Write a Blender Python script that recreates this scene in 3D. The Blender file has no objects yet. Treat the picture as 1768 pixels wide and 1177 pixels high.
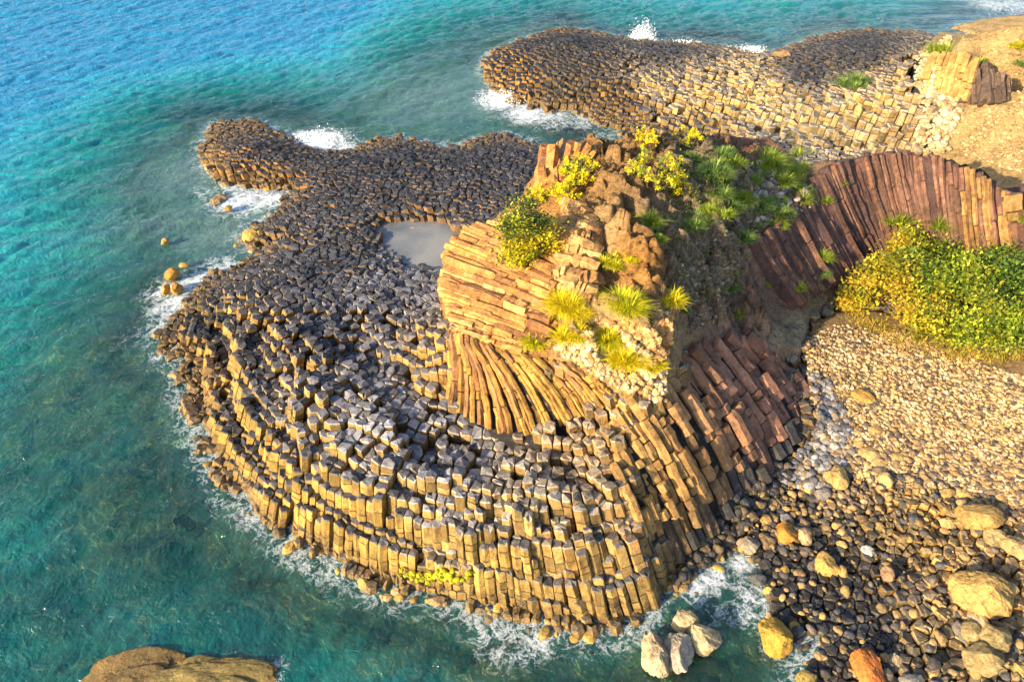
import bpy, math, random
import numpy as np
from mathutils import Vector
from mathutils.bvhtree import BVHTree
random.seed(7)
rng = np.random.default_rng(7)
R = math.radians
scene = bpy.context.scene
COL = scene.collection

# ------------------------------------------------------------------ camera
CAM_H, PITCH, F = 20.0, R(40.0), 1262.0
SP, CP = math.sin(PITCH), math.cos(PITCH)
cam_d = bpy.data.cameras.new("camera")
cam = bpy.data.objects.new("camera", cam_d); COL.objects.link(cam)
cam.location = (0, 0, CAM_H); cam.rotation_euler = (R(90) - PITCH, 0, 0)
cam_d.sensor_width = 36; cam_d.lens = 36 * F / 1768
cam_d.clip_start = 0.1; cam_d.clip_end = 12000
scene.camera = cam

def at(px, py, h=0.0):
    """world point of a photo pixel at height h (survey of the place from the photograph)"""
    u, v = (px - 884) / F, (py - 588.5) / F
    t = (CAM_H - h) / (SP + v * CP)
    return (t * u, t * (CP - v * SP), h)
def ray(px, py):
    u, v = (px - 884) / F, (py - 588.5) / F
    return Vector((u, CP - v * SP, -SP - v * CP)).normalized()
def pix(x, y, z):
    x, y, z = np.asarray(x, float), np.asarray(y, float), np.asarray(z, float)
    dz = z - CAM_H
    dep = y * CP - dz * SP
    up = y * SP + dz * CP
    dep = np.maximum(dep, .01)
    return 884 + F * x / dep, 588.5 - F * up / dep, dep

# ------------------------------------------------------------------ noise / geometry helpers
def _hash(ix, iy, s):
    n = (ix * 374761393 + iy * 668265263 + s * 974711) & 0x7fffffff
    n = ((n ^ (n >> 13)) * 1274126177) & 0x7fffffff
    return ((n ^ (n >> 16)) & 0xffff) / 65535.0
def vnoise(x, y, s=0):
    x, y = np.asarray(x, float), np.asarray(y, float)
    ix, iy = np.floor(x).astype(np.int64), np.floor(y).astype(np.int64)
    fx, fy = x - ix, y - iy
    fx, fy = fx * fx * (3 - 2 * fx), fy * fy * (3 - 2 * fy)
    a, b = _hash(ix, iy, s), _hash(ix + 1, iy, s)
    c, d = _hash(ix, iy + 1, s), _hash(ix + 1, iy + 1, s)
    return (a * (1 - fx) + b * fx) * (1 - fy) + (c * (1 - fx) + d * fx) * fy
def fbm(x, y, s=0, o=4):
    r, a, n = 0, .5, 0
    for k in range(o):
        r = r + a * (vnoise(x * 2 ** k, y * 2 ** k, s + k * 17) - .5) * 2; n += a; a *= .5
    return r / n
def worley(x, y, s=0):
    """distance to nearest / second nearest jittered lattice point, id value"""
    x, y = np.asarray(x, float), np.asarray(y, float)
    ix, iy = np.floor(x).astype(np.int64), np.floor(y).astype(np.int64)
    d1 = np.full(x.shape, 9.); d2 = np.full(x.shape, 9.); idv = np.zeros(x.shape)
    for ox in (-1, 0, 1):
        for oy in (-1, 0, 1):
            cx, cy = ix + ox, iy + oy
            qx, qy = cx + _hash(cx, cy, s), cy + _hash(cx, cy, s + 5)
            d = np.hypot(qx - x, qy - y)
            near = d < d1
            d2 = np.where(near, d1, np.minimum(d2, d))
            idv = np.where(near, _hash(cx, cy, s + 9), idv)
            d1 = np.where(near, d, d1)
    return d1, d2, idv
def sdf(poly, x, y):
    """signed distance, positive inside"""
    x, y = np.asarray(x, float), np.asarray(y, float)
    best = np.full(x.shape, 1e18); ins = np.zeros(x.shape, bool)
    n = len(poly)
    for i in range(n):
        x0, y0 = poly[i][0], poly[i][1]; x1, y1 = poly[(i + 1) % n][0], poly[(i + 1) % n][1]
        dx, dy = x1 - x0, y1 - y0
        t = np.clip(((x - x0) * dx + (y - y0) * dy) / (dx * dx + dy * dy + 1e-12), 0, 1)
        best = np.minimum(best, (x - x0 - t * dx) ** 2 + (y - y0 - t * dy) ** 2)
        cond = ((y0 > y) != (y1 > y))
        xx = x0 + (y - y0) / (dy if abs(dy) > 1e-9 else 1e-9) * dx
        ins ^= cond & (x < xx)
    d = np.sqrt(best)
    return np.where(ins, d, -d)
def inpoly(poly, x, y): return sdf(poly, x, y) > 0
class RBF:
    def __init__(s, pts, vals):
        s.p = np.array(pts, float); v = np.array(vals, float)
        if v.ndim == 1: v = v[:, None]
        n = len(s.p)
        D = np.hypot(s.p[:, None, 0] - s.p[None, :, 0], s.p[:, None, 1] - s.p[None, :, 1])
        A = np.zeros((n + 1, n + 1)); A[:n, :n] = D - np.eye(n) * .05; A[:n, n] = 1; A[n, :n] = 1
        b = np.zeros((n + 1, v.shape[1])); b[:n] = v
        s.w = np.linalg.solve(A, b)
    def __call__(s, x, y):
        x, y = np.asarray(x, float), np.asarray(y, float)
        sh = x.shape; x = x.ravel(); y = y.ravel()
        out = np.zeros((len(x), s.w.shape[1])) + s.w[-1]
        for i in range(len(s.p)):
            out += np.hypot(x - s.p[i, 0], y - s.p[i, 1])[:, None] * s.w[i]
        return out.reshape(sh + (-1,)) if out.shape[1] > 1 else out.reshape(sh)
def smooth(a, b, x):
    t = np.clip((x - a) / (b - a), 0, 1); return t * t * (3 - 2 * t)

class MB:
    """collects polygons with a colour each; build() links them as ONE mesh object"""
    def __init__(s): s.v = []; s.f = []; s.c = []; s.mi = []
    def add(s, verts, faces, cols, mi=0):
        o = len(s.v); s.v.extend(verts)
        for k, f in enumerate(faces):
            s.f.append([i + o for i in f])
            s.c.append(cols[k] if isinstance(cols, list) else cols); s.mi.append(mi)
    def build(s, name, mats, parent=None, smooth_=False, origin=None):
        me = bpy.data.meshes.new(name)
        v = np.array(s.v, float)
        if origin is not None: v = v - np.array(origin)
        me.from_pydata(v.tolist(), [], s.f)
        if not isinstance(mats, (list, tuple)): mats = [mats]
        for m in mats: me.materials.append(m)
        a = me.attributes.new("albedo", 'FLOAT_COLOR', 'FACE')
        c = np.ones((len(s.f), 4)); c[:, :3] = np.array(s.c)[:, :3]
        a.data.foreach_set("color", c.ravel().astype(np.float32))
        if len(mats) > 1: me.polygons.foreach_set("material_index", s.mi)
        if smooth_: me.polygons.foreach_set("use_smooth", [True] * len(s.f))
        me.update()
        ob = bpy.data.objects.new(name, me); COL.objects.link(ob)
        if origin is not None: ob.location = origin
        if parent: ob.parent = parent
        return ob
def tag(o, label=None, cat=None, group=None, kind=None):
    if label: o["label"] = label
    if cat: o["category"] = cat
    if group: o["group"] = group
    if kind: o["kind"] = kind
    return o

# ------------------------------------------------------------------ materials
class NT:
    def __init__(s, name):
        s.m = bpy.data.materials.new(name); s.m.use_nodes = True
        s.t = s.m.node_tree; s.t.nodes.clear()
        s.out = s.n("ShaderNodeOutputMaterial")
    def n(s, typ, ins=None, **props):
        nd = s.t.nodes.new(typ)
        for k, v in props.items(): setattr(nd, k, v)
        for k, v in (ins or {}).items():
            sock = nd.inputs[k]
            if isinstance(v, bpy.types.NodeSocket): s.t.links.new(v, sock)
            else: sock.default_value = v
        return nd
    def math(s, op, a, b=None, clamp=False):
        i = {0: a}
        if b is not None: i[1] = b
        return s.n("ShaderNodeMath", i, operation=op, use_clamp=clamp).outputs[0]
    def mapr(s, v, a, b, c, d):
        return s.n("ShaderNodeMapRange", {0: v, 1: a, 2: b, 3: c, 4: d}).outputs[0]
    def mix(s, f, a, b, mode='MIX'):
        nd = s.n("ShaderNodeMix", data_type='RGBA', blend_type=mode)
        for k, v in ((0, f), (6, a), (7, b)):
            if isinstance(v, bpy.types.NodeSocket): s.t.links.new(v, nd.inputs[k])
            else: nd.inputs[k].default_value = v if k == 0 else (tuple(v) + (1,))[:4]
        return nd.outputs[2]
    def noise(s, sc, det=6, rough=.55, vec=None, dist=0):
        i = {"Scale": sc, "Detail": det, "Roughness": rough, "Distortion": dist}
        i["Vector"] = vec if vec is not None else s.pos()
        return s.n("ShaderNodeTexNoise", i).outputs[0]
    def pos(s):
        if not hasattr(s, "_p"): s._p = s.n("ShaderNodeNewGeometry")
        return s._p.outputs["Position"]
    def attr(s, name): return s.n("ShaderNodeAttribute", attribute_name=name)
    def bump(s, h, st, dist=.05, nrm=None):
        i = {"Height": h, "Strength": st, "Distance": dist}
        if nrm is not None: i["Normal"] = nrm
        return s.n("ShaderNodeBump", i).outputs[0]
    def end(s, col, rough=.8, nrm=None, spec=.3):
        i = {"Base Color": col, "Roughness": rough, "Specular IOR Level": spec}
        if nrm is not None: i["Normal"] = nrm
        b = s.n("ShaderNodeBsdfPrincipled", i)
        s.t.links.new(b.outputs[0], s.out.inputs[0]); return s.m

def rock_material(name, bump=.5, contrast=1.0, wet=True, sc=1.0, gl=1.0):
    t = NT(name)
    a = t.attr("albedo").outputs["Color"]
    n1 = t.noise(1.3 * sc, 8, .65); n2 = t.noise(8 * sc, 8, .7, dist=.4); n3 = t.noise(26 * sc, 4, .65)
    st = t.noise(5 * sc, 6, .7, t.n("ShaderNodeMapping", {0: t.pos(), 3: (1.0, 1.0, .22)}).outputs[0])
    f = t.math('ADD', t.mapr(n1, .3, .7, 1 - .42 * contrast, 1 + .36 * contrast), t.mapr(n2, .3, .7, -.4 * contrast, .4 * contrast))
    f = t.math('ADD', f, t.mapr(st, .35, .65, -.22 * contrast, .22 * contrast))
    f = t.math('MAXIMUM', f, .12)
    c = t.mix(1, a, t.n("ShaderNodeCombineColor", {0: f, 1: f, 2: f}).outputs[0], 'MULTIPLY')
    warm = t.noise(2.3 * sc, 5, .6, t.n("ShaderNodeMapping", {0: t.pos(), 1: (7, 3, 5)}).outputs[0])
    c = t.mix(t.mapr(warm, .5, .7, 0, .4), c, t.mix(1, c, (1.25, .78, .45), 'MULTIPLY'))
    c = t.mix(t.mapr(n2, .60, .72, 0, .45), c, t.mix(.6, c, (.5, .45, .38)))
    c = t.mix(t.mapr(n3, .28, .42, .8, 0), c, (.02, .019, .019))
    rough = t.mapr(n2, .3, .7, .9, .6)
    if wet:
        z = t.n("ShaderNodeSeparateXYZ", {0: t.pos()}).outputs[2]
        zz_ = t.math('ADD', z, t.mapr(n1, .3, .7, -.4, .4))
        w = t.mapr(zz_, .05, .75, 1, 0)
        c = t.mix(t.math('MULTIPLY', w, .75), c, (.03, .026, .02))
        alg = t.math('MULTIPLY', t.mapr(zz_, .15, .6, .6, 0), t.mapr(n2, .42, .58, 0, 1))
        if gl == 1: c = t.mix(alg, c, (.32, .18, .04))
        rough = t.mapr(w, 0, 1, .8, .38)
    if gl < 1: rough = t.math('MULTIPLY', rough, gl)
    h = t.math('ADD', t.math('MULTIPLY', n2, .8), t.math('MULTIPLY', n3, .5))
    return t.end(c, rough, t.bump(h, bump, .07), .35)

M = {}
M['basalt'] = rock_material("weathered basalt", .8, 1.0)
M['ochre'] = rock_material("ochre weathered rock", .8, 1.1, False, .9)
M['wet'] = rock_material('wet dark basalt', .8, 1.0, True, 1.0, .42)
M['boulder'] = rock_material("sea worn boulder", .8, 1.0, False, 1.4)

def earth_material():
    t = NT("earth and broken rock")
    a = t.attr("albedo").outputs["Color"]
    n1 = t.noise(.9, 8, .65); n2 = t.noise(6, 8, .7)
    v = t.noise(3.2, 9, .75, t.n("ShaderNodeMapping", {0: t.pos(), 2: (.3, .25, .5), 3: (.6, 1.8, 2.6)}).outputs[0], 1.0)
    f = t.math('ADD', t.mapr(n1, .3, .7, .62, 1.3), t.mapr(n2, .3, .7, -.38, .38))
    c = t.mix(1, a, t.n("ShaderNodeCombineColor", {0: f, 1: f, 2: f}).outputs[0], 'MULTIPLY')
    c = t.mix(t.mapr(n2, .60, .70, 0, .4), c, t.mix(.5, c, (.55, .42, .26)))
    c = t.mix(t.mapr(n2, .30, .40, .6, 0), c, (.035, .026, .02))
    c = t.mix(t.mapr(v, .34, .46, .75, 0), c, (.05, .034, .02))
    h = t.math('ADD', t.math('MULTIPLY', n2, .8), t.math('MULTIPLY', v, 1.3))
    return t.end(c, .92, t.bump(h, 1.0, .2), .15)
M['earth'] = earth_material()

def terrain_material():
    t = NT("dark joint rock")
    a = t.attr("albedo").outputs["Color"]
    n1 = t.noise(1.2, 8, .65); n2 = t.noise(8, 6, .7)
    v = t.n("ShaderNodeTexVoronoi", {"Vector": t.pos(), "Scale": 2.6}, feature='DISTANCE_TO_EDGE').outputs[0]
    f = t.math('ADD', t.mapr(n1, .3, .7, .5, 1.4), t.mapr(n2, .3, .7, -.3, .3))
    c = t.mix(1, a, t.n("ShaderNodeCombineColor", {0: f, 1: f, 2: f}).outputs[0], 'MULTIPLY')
    return t.end(c, .8, t.bump(t.math('ADD', n2, t.mapr(v, 0, .1, 0, .5)), .7, .08), .3)
M['ground'] = terrain_material()

def seabed_material():
    t = NT("seabed rock and weed")
    n1 = t.noise(.33, 6, .6, dist=.6); n2 = t.noise(1.3, 8, .7, dist=.8); n3 = t.noise(7, 5, .7)
    c = t.mix(t.mapr(n1, .42, .6, 0, 1), (.18, .17, .10), (.58, .54, .18))
    c = t.mix(t.mapr(n2, .47, .62, 0, .85), c, (.55, .36, .16))
    c = t.mix(t.mapr(n2, .46, .33, 0, .8), c, (.03, .03, .025))
    c = t.mix(t.mapr(n3, .6, .72, 0, .5), c, (.42, .33, .22))
    return t.end(c, .9, t.bump(t.math('ADD', n2, n3), .8, .2), .1)
M['seabed'] = seabed_material()

def leaf_material(name, trans=.35, rough=.55):
    t = NT(name)
    a = t.attr("albedo").outputs["Color"]
    n = t.noise(3.0, 4)
    f = t.mapr(n, .3, .7, .7, 1.25)
    c = t.mix(1, a, t.n("ShaderNodeCombineColor", {0: f, 1: f, 2: f}).outputs[0], 'MULTIPLY')
    b = t.n("ShaderNodeBsdfPrincipled", {"Base Color": c, "Roughness": rough, "Specular IOR Level": .25})
    tr = t.n("ShaderNodeBsdfTranslucent", {0: c})
    m = t.n("ShaderNodeMixShader", {0: trans, 1: b.outputs[0], 2: tr.outputs[0]})
    t.t.links.new(m.outputs[0], t.out.inputs[0]); return t.m
M['leaf'] = leaf_material("leaves")
M['grass'] = leaf_material("grass blades", .3, .6)

def water_material():
    t = NT("sea water")
    dep = t.attr("depth").outputs["Fac"]; foam = t.attr("foam").outputs["Fac"]; silt = t.attr("silt").outputs["Fac"]
    n1 = t.noise(.07, 4, .5); n2 = t.noise(.5, 5, .6, dist=.5)
    deep = t.mix(t.mapr(n1, .35, .65, 0, 1), (.022, .18, .34), (.014, .185, .32))
    shal = t.mix(t.mapr(n2, .35, .65, 0, 1), (.006, .28, .31), (.02, .36, .30))
    body = t.mix(t.mapr(t.math('ADD', dep, t.mapr(n1, .3, .7, -.5, .5)), 1.6, 5.5, 0, 1), shal, deep)
    body = t.mix(silt, body, (.26, .24, .20))
    r1 = t.noise(2.0, 4, .6, dist=.9); r2 = t.noise(6.5, 3, .55, dist=.5)
    nrm = t.bump(t.math('ADD', r1, t.math('MULTIPLY', r2, .4)), .9, .14)
    wat = t.n("ShaderNodeBsdfPrincipled", {"Base Color": body, "Roughness": .07, "IOR": 1.333, "Specular IOR Level": .95, "Normal": nrm})
    tr = t.n("ShaderNodeBsdfTransparent", {0: (.76, .95, .91, 1)})
    gl = t.n("ShaderNodeBsdfGlossy", {"Roughness": .06, "Normal": nrm})
    fr = t.n("ShaderNodeFresnel", {0: 1.333, "Normal": nrm})
    clear = t.n("ShaderNodeMixShader", {0: fr.outputs[0], 1: tr.outputs[0], 2: gl.outputs[0]})
    turb = t.mapr(dep, .15, 4.4, .0, 1.0)
    turb = t.math('MAXIMUM', turb, t.math('MULTIPLY', silt, .8))
    m1 = t.n("ShaderNodeMixShader", {0: turb, 1: clear.outputs[0], 2: wat.outputs[0]})
    # foam lace
    wp = t.n("ShaderNodeMix", {0: .3, 4: t.pos(), 5: t.n("ShaderNodeTexNoise", {"Vector": t.pos(), "Scale": 1.1, "Detail": 5.0}).outputs[1]}, data_type='VECTOR').outputs[1]
    def ridge(sc, det):
        n_ = t.noise(sc, det, .6, wp, .6)
        return t.mapr(t.math('ABSOLUTE', t.math('SUBTRACT', n_, .5)), 0, .13, 1, 0)
    lace = t.math('ADD', t.math('MULTIPLY', ridge(2.6, 4), .42), t.math('MULTIPLY', ridge(8, 3), .33))
    lace = t.math('ADD', lace, t.math('MULTIPLY', t.noise(.9, 5, .65, wp), .55))
    thr = t.mapr(foam, 0, 1, 1.2, .02)
    ff = t.mapr(t.math('SUBTRACT', lace, thr), 0, .7, 0, .78)
    fo = t.n("ShaderNodeBsdfPrincipled", {"Base Color": (.82, .85, .88, 1), "Roughness": .7, "Normal": t.bump(lace, .6, .08)})
    m2 = t.n("ShaderNodeMixShader", {0: ff, 1: m1.outputs[0], 2: fo.outputs[0]})
    t.t.links.new(m2.outputs[0], t.out.inputs[0]); return t.m
M['water'] = water_material()

def pool_material():
    t = NT("still pool water")
    n = t.noise(.45, 3, .5)
    body = t.mix(t.mapr(n, .35, .65, 0, 1), (.34, .355, .38), (.44, .43, .40))
    wat = t.n("ShaderNodeBsdfPrincipled", {"Base Color": body, "Roughness": .05, "IOR": 1.333})
    tr = t.n("ShaderNodeBsdfTransparent", {0: (.8, .82, .75, 1)})
    gl = t.n("ShaderNodeBsdfGlossy", {"Roughness": .03})
    fr = t.n("ShaderNodeFresnel", {0: 1.333})
    clear = t.n("ShaderNodeMixShader", {0: fr.outputs[0], 1: tr.outputs[0], 2: gl.outputs[0]})
    m = t.n("ShaderNodeMixShader", {0: t.mapr(n, .35, .65, .28, .5), 1: clear.outputs[0], 2: wat.outputs[0]})
    t.t.links.new(m.outputs[0], t.out.inputs[0]); return t.m
M['pool'] = pool_material()
def foam_material():
    t = NT("sea spray"); return t.end((.85, .88, .9, 1), .6)
M['spray'] = foam_material()

# ------------------------------------------------------------------ the lie of the land
coast_px = [(352,250),(350,272),(366,302),(392,320),(440,322),(492,323),(497,345),(478,362),(440,395),(422,412),(432,428),(470,432),(440,445),(408,468),(372,474),
 (342,508),(302,550),(274,588),(298,618),(322,640),(320,680),(340,745),(366,796),(402,846),(450,896),(505,936),(565,975),(640,1008),(720,1030),
 (800,1045),(880,1062),(940,1078),(1005,1084),(1080,1080),(1116,1044),(1168,1004),(1205,985),(1235,962),(1268,930),(1302,955),(1332,1000),
 (1336,1050),(1372,1090),(1400,1125),(1392,1177),(1400,1330)]
coast = [at(*p)[:2] for p in coast_px]
coast += [(9, 2), (14, -12), (60, -60), (400, -60), (400, 200), (60, 80), (38, 66)]
coast += [at(*p)[:2] for p in [(1720,70),(1600,58),(1500,54),(1440,60),(1385,75),(1350,88),(1312,97),(1268,84),(1205,76),(1150,76),(1080,70),(1020,56),(968,50),(900,70),(850,92),(832,118),
 (850,150),(890,180),(935,192),(1000,194),(1042,216),(1092,240),(1170,252),(1190,262),(1150,276),(1080,288),(1000,280),(935,256),(880,234),(832,240),(800,252),(760,258),(690,238),(650,242),(610,264),(560,266),(520,256),(482,228),(432,210),(372,215)]]

base_pts = [
 # nub and northern platform
 (420,250,1.1),(465,275,1.0),(385,285,.8),(500,295,.8),(560,300,1.0),(640,285,1.1),(690,265,1.0),(760,290,1.1),(850,290,1.2),(890,265,1.0),(900,330,1.5),(540,350,1.0),(620,350,1.1),
 (850,360,1.6),(800,360,1.4),(500,400,1.1),(560,430,1.2),(470,400,.8),
 # pool
 (640,400,1.2),(665,365,1.2),(730,362,1.3),(790,375,1.4),(700,410,.35),(750,410,.3),(735,440,.35),(765,455,.9),(690,446,1.0),(640,450,1.3),(720,485,1.4),
 (768,440,1.3),(765,500,1.9),(745,525,1.9),(770,535,2.8),
 # left platform
 (500,470,1.5),(450,500,1.8),(400,510,1.4),(345,540,.9),(300,590,.6),(560,500,1.7),(640,510,1.8),(560,560,2.2),(480,580,2.6),(400,610,2.0),(350,620,1.0),(560,630,2.6),(620,575,2.2),(650,620,2.25),
 (690,600,2.9),(700,560,2.6),(730,600,3.4),(760,590,4.0),(700,660,2.5),(745,690,2.6),(770,735,2.5),(600,700,3.1),(520,690,3.0),(450,700,2.4),(390,720,1.4),(350,730,.6),(650,750,3.1),(720,770,2.7),(780,775,2.4),
 (840,772,2.7),(560,790,2.6),(480,810,1.7),(410,810,.7),(640,830,3.0),(740,830,3.0),(840,850,3.2),(930,800,3.2),(1040,770,3.6),(1000,850,3.3),(900,890,3.1),(800,885,2.9),(700,880,2.2),(600,880,1.7),(520,890,.9),
 (1000,895,3.1),(1070,880,3.0),(1105,950,1.9),(1030,960,1.9),(950,955,1.9),(850,955,1.7),(750,945,1.4),(660,940,1.1),(580,940,.6),(720,985,.7),(820,1005,.7),(900,1030,.6),(1000,1045,.6),(1070,1030,.7),
 # fan wall
 (800,590,4.5),(829,592,4.7),(890,612,4.9),(940,620,5.0),(989,630,5.0),(1057,680,4.4),(782,690,2.7),(830,738,2.6),(904,750,2.8),(972,733,3.1),(1025,708,3.6),(780,575,4.4),
 # flank
 (1080,715,4.0),(1130,695,4.2),(1170,640,4.2),(1250,600,3.6),(1180,760,3.2),(1230,700,3.3),(1120,820,3.0),(1180,860,2.0),(1240,800,2.0),(1290,740,2.0),(1320,660,2.4),(1370,640,1.7),(1395,690,1.2),(1340,770,1.0),(1280,850,.6),
 (1215,905,.7),(1160,935,1.0),(1330,820,.5),(1150,980,.5),(1240,930,.3),(1380,770,.8),
 # below the outcrop's left wall and under it
 (800,398,1.5),(850,378,1.6),(895,345,1.6),(928,300,1.5),(775,480,1.6),(1000,450,2.0),(1000,350,1.6),(1150,350,1.6),(1100,500,2.5),(1250,350,2.0),(1300,480,2.0),(1500,300,2.0),
 # beach and cobbles
 (1420,640,1.4),(1480,600,1.5),(1560,560,1.6),(1450,560,1.6),(1420,740,1.0),(1500,740,1.15),(1600,700,1.4),(1700,650,1.7),(1768,620,2.0),(1768,760,1.5),(1650,800,1.0),(1500,830,.7),(1400,850,.45),(1320,900,.35),(1440,950,.2),(1400,1040,.12),(1440,1080,.14),(1470,1010,.16),
 (1550,900,.7),(1680,900,.95),(1768,900,1.2),(1600,1000,.6),(1500,1080,.2),(1680,1060,.8),(1768,1050,1.0),(1768,1177,.7),(1600,1177,.45),(1480,1177,.14),(1640,440,1.9),(1560,430,1.9),(1760,470,2.0),(1450,500,1.6),
 (2000,1100,2),(2000,800,3),(2000,600,3.5),(2100,400,5),
 # inlet valley and far headland
 (1240,245,.6),(1310,250,1.2),(1380,268,1.6),(1440,262,2.0),(1180,235,.5),(1120,215,.5),(1060,190,.5),(1000,165,.8),(900,160,.6),(870,130,.7),(860,105,.8),(930,90,1.5),(970,70,2.0),(1040,85,1.9),(1120,95,1.7),(1200,95,1.6),(1280,104,1.4),(1340,110,1.4),
 (950,130,1.4),(1050,140,1.5),(1150,150,1.6),(1130,185,1.0),(1220,195,1.2),(1240,150,2.1),(1330,145,2.6),(1300,180,1.9),(1360,205,1.9),(1390,175,2.9),(1430,180,3.3),(1480,190,3.5),(1540,200,3.7),(1600,210,3.9),(1430,225,2.2),(1500,245,2.2),(1560,255,2.4),(1380,230,1.5),(1650,262,2.8),
 (1440,130,3.1),(1540,150,3.8),(1400,95,1.9),(1450,80,2.2),(1510,72,2.4),(1570,80,2.6),(1420,120,2.2),(1500,115,2.7),(1560,110,3.3),(1600,130,4.2),(1620,170,4.6),(1600,95,4.4),
 (1600,137,4.5),(1652,168,4.8),(1640,92,6.6),(1690,112,6.5),(1735,128,6.4),(1650,180,4.7),(1745,180,4.8),(1690,184,4.7),(1630,110,5.6),(1660,60,7.2),(1700,50,7.4),(1768,38,8.2),(1700,110,6.0),(1700,175,4.7),(1768,160,5.0),(1700,230,4.0),(1768,250,4.2),(1720,290,3.4),(1768,300,3.6),(1860,200,6),(1900,60,9),(1660,200,4.3),
]
P = [at(*p) for p in base_pts]
cz = [(c[0], c[1], .22) for c in coast[:46]] + [(c[0], c[1], .25) for c in coast[53:]]
hb = RBF([(p[0], p[1]) for p in P + cz], [p[2] for p in P + cz])
def H_base(x, y, detail=True):
    s = sdf(coast, x, y)
    h = np.clip(hb(x, y), .12, 11)
    far = np.hypot(x - 8, y - 32)
    h = np.where(far > 60, np.minimum(h, 6 + 2 * fbm(x * .03, y * .03, 3)), h)
    dd = -s
    lump = fbm(x * .22, y * .22, 11, 4)
    sea = -.15 - .17 * np.clip(dd, 0, 3) - (.14 + .16 * smooth(-8, -18, x) * smooth(14, 26, y) + .1 * smooth(30, 45, y)) * np.clip(dd - 3, 0, 60) * (1 + .5 * lump) + 1.1 * lump * smooth(.5, 3, dd)
    sea = np.maximum(sea, -7 - .5 * lump)
    return np.where(s > 0, h, np.minimum(sea, -.1))

hill_edge_px = [(940,252,6.4),(1000,246,6.9),(1060,243,7.1),(1110,240,7.1),(1200,234,6.9),(1260,234,6.7),(1330,238,6.2),(1385,285,5.4),(1440,272,5.8),(1500,258,6.0),(1560,255,6.0),(1620,262,6.0),(1700,288,5.8),(1768,325,5.5),(1900,380,5.4),
 (1900,490,2.2),(1745,470,1.9),(1640,470,1.8),(1560,440,1.8),(1500,440,1.8),(1450,500,1.6),(1400,545,1.6),(1385,600,1.8),(1330,600,2.6),(1250,580,3.5),(1180,605,4.2),(1160,660,4.2),(1125,690,4.2),(1060,668,4.6),
 (1000,632,5.0),(930,612,5.0),(860,605,4.85),(800,585,4.6),(780,560,4.3),(772,520,3.9),(768,480,3.8),(775,440,3.8),(800,398,4.1),(850,380,4.6),(895,345,5.0),(925,315,5.4),(928,285,5.8)]
hill_in = [(950,290,6.7),(1000,330,7.2),(1010,400,7.2),(1020,480,6.8),(1005,560,5.8),(950,440,6.3),(880,430,5.2),(850,500,4.8),(900,550,5.2),(950,580,5.4),(1040,430,6.6),(1042,520,5.8),(1080,400,7.3),(1130,430,7.2),
 (1140,520,6.6),(1100,560,6.0),(1080,620,5.3),(1130,620,5.2),(1170,450,6.3),(1200,380,6.5),(1250,300,6.8),(1300,330,6.1),(1350,350,5.2),(1250,430,5.2),(1300,450,4.4),(1240,520,4.3),(1330,520,3.0),(1380,480,2.9),(1190,540,5.0),
 (1100,300,7.5),(1180,290,7.3),(1060,265,7.3),(1420,420,3.4),(1400,350,4.5),(1530,290,5.15),(1480,300,4.9),(1580,300,5.0),(1640,310,4.8),(1500,340,4.0),(1600,350,4.1),(1700,370,4.0),(1760,390,3.9)]
HE = [at(*p) for p in hill_edge_px]; HI = [at(*p) for p in hill_in]
hill_poly = [p[:2] for p in HE]
hh = RBF([(p[0], p[1]) for p in HE + HI], [p[2] for p in HE + HI])
def H_hill(x, y):
    s = sdf(hill_poly, x, y)
    h = hh(x, y)
    n = fbm(x * .8, y * .8, 21, 4)
    d1, d2, idv = worley(x * 1.5 + .3 * n, y * 1.5, 4)
    u, w_ = .87 * x - .49 * y, .49 * x + .87 * y          # along / across the bedding
    e1, e2, idw = worley(u * .8 + .5 * n, w_ * 2.2 + .4 * n, 14)
    g1, g2, idg = worley(u * 2.2 + .5 * n, w_ * 4.5, 15)
    hx_, hy_, _ = pix(x, y, h)
    am = np.where(x > 9.5, .45, 1.) * smooth(10, -25, sdf([(768,380),(870,375),(1000,330),(1035,390),(1035,500),(950,600),(780,590)], hx_, hy_)) * smooth(10, -20, sdf([(1290,420),(1400,300),(1560,255),(1800,350),(1800,480),(1500,440),(1370,535)], hx_, hy_))
    h = h + (.2 * n * (.25 + .75 * am) + am * (.7 * (idv - .5) + .7 * (idw - .5) + .34 * (idg - .5)) * smooth(0, .12, e2 - e1) - .14 * am * smooth(.1, 0, e2 - e1)) * smooth(0, .6, s)
    return h - np.maximum(0, -s) * (5 + 2 * n)

def grid_mesh(name, xs, ys, Z, mask, colf, material, kind=None):
    X, Y = np.meshgrid(xs, ys)
    idx = np.arange(X.size).reshape(X.shape)
    q = np.stack([idx[:-1, :-1], idx[:-1, 1:], idx[1:, 1:], idx[1:, :-1]], -1)[mask]
    used = np.unique(q); re = np.full(X.size, -1); re[used] = np.arange(len(used))
    V = np.stack([X.ravel(), Y.ravel(), Z.ravel()], -1)[used]; q = re[q]
    me = bpy.data.meshes.new(name); me.from_pydata(V.tolist(), [], q.tolist()); me.materials.append(material)
    if colf is not None:
        c = V[q].mean(1); a = me.attributes.new("albedo", 'FLOAT_COLOR', 'FACE')
        cc = np.ones((len(q), 4)); cc[:, :3] = colf(c[:, 0], c[:, 1], c[:, 2])
        a.data.foreach_set("color", cc.ravel().astype(np.float32))
    me.polygons.foreach_set("use_smooth", [True] * len(q)); me.update()
    ob = bpy.data.objects.new(name, me); COL.objects.link(ob)
    if kind: ob["kind"] = kind
    return ob, V, q
def coords(a, b, st, far):
    m = np.arange(a, b + st / 2, st)
    lo = a - np.geomspace(.5, far, 16)[::-1]; hi = b + np.geomspace(.5, far, 16)
    return np.concatenate([lo, m, hi])

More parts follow.
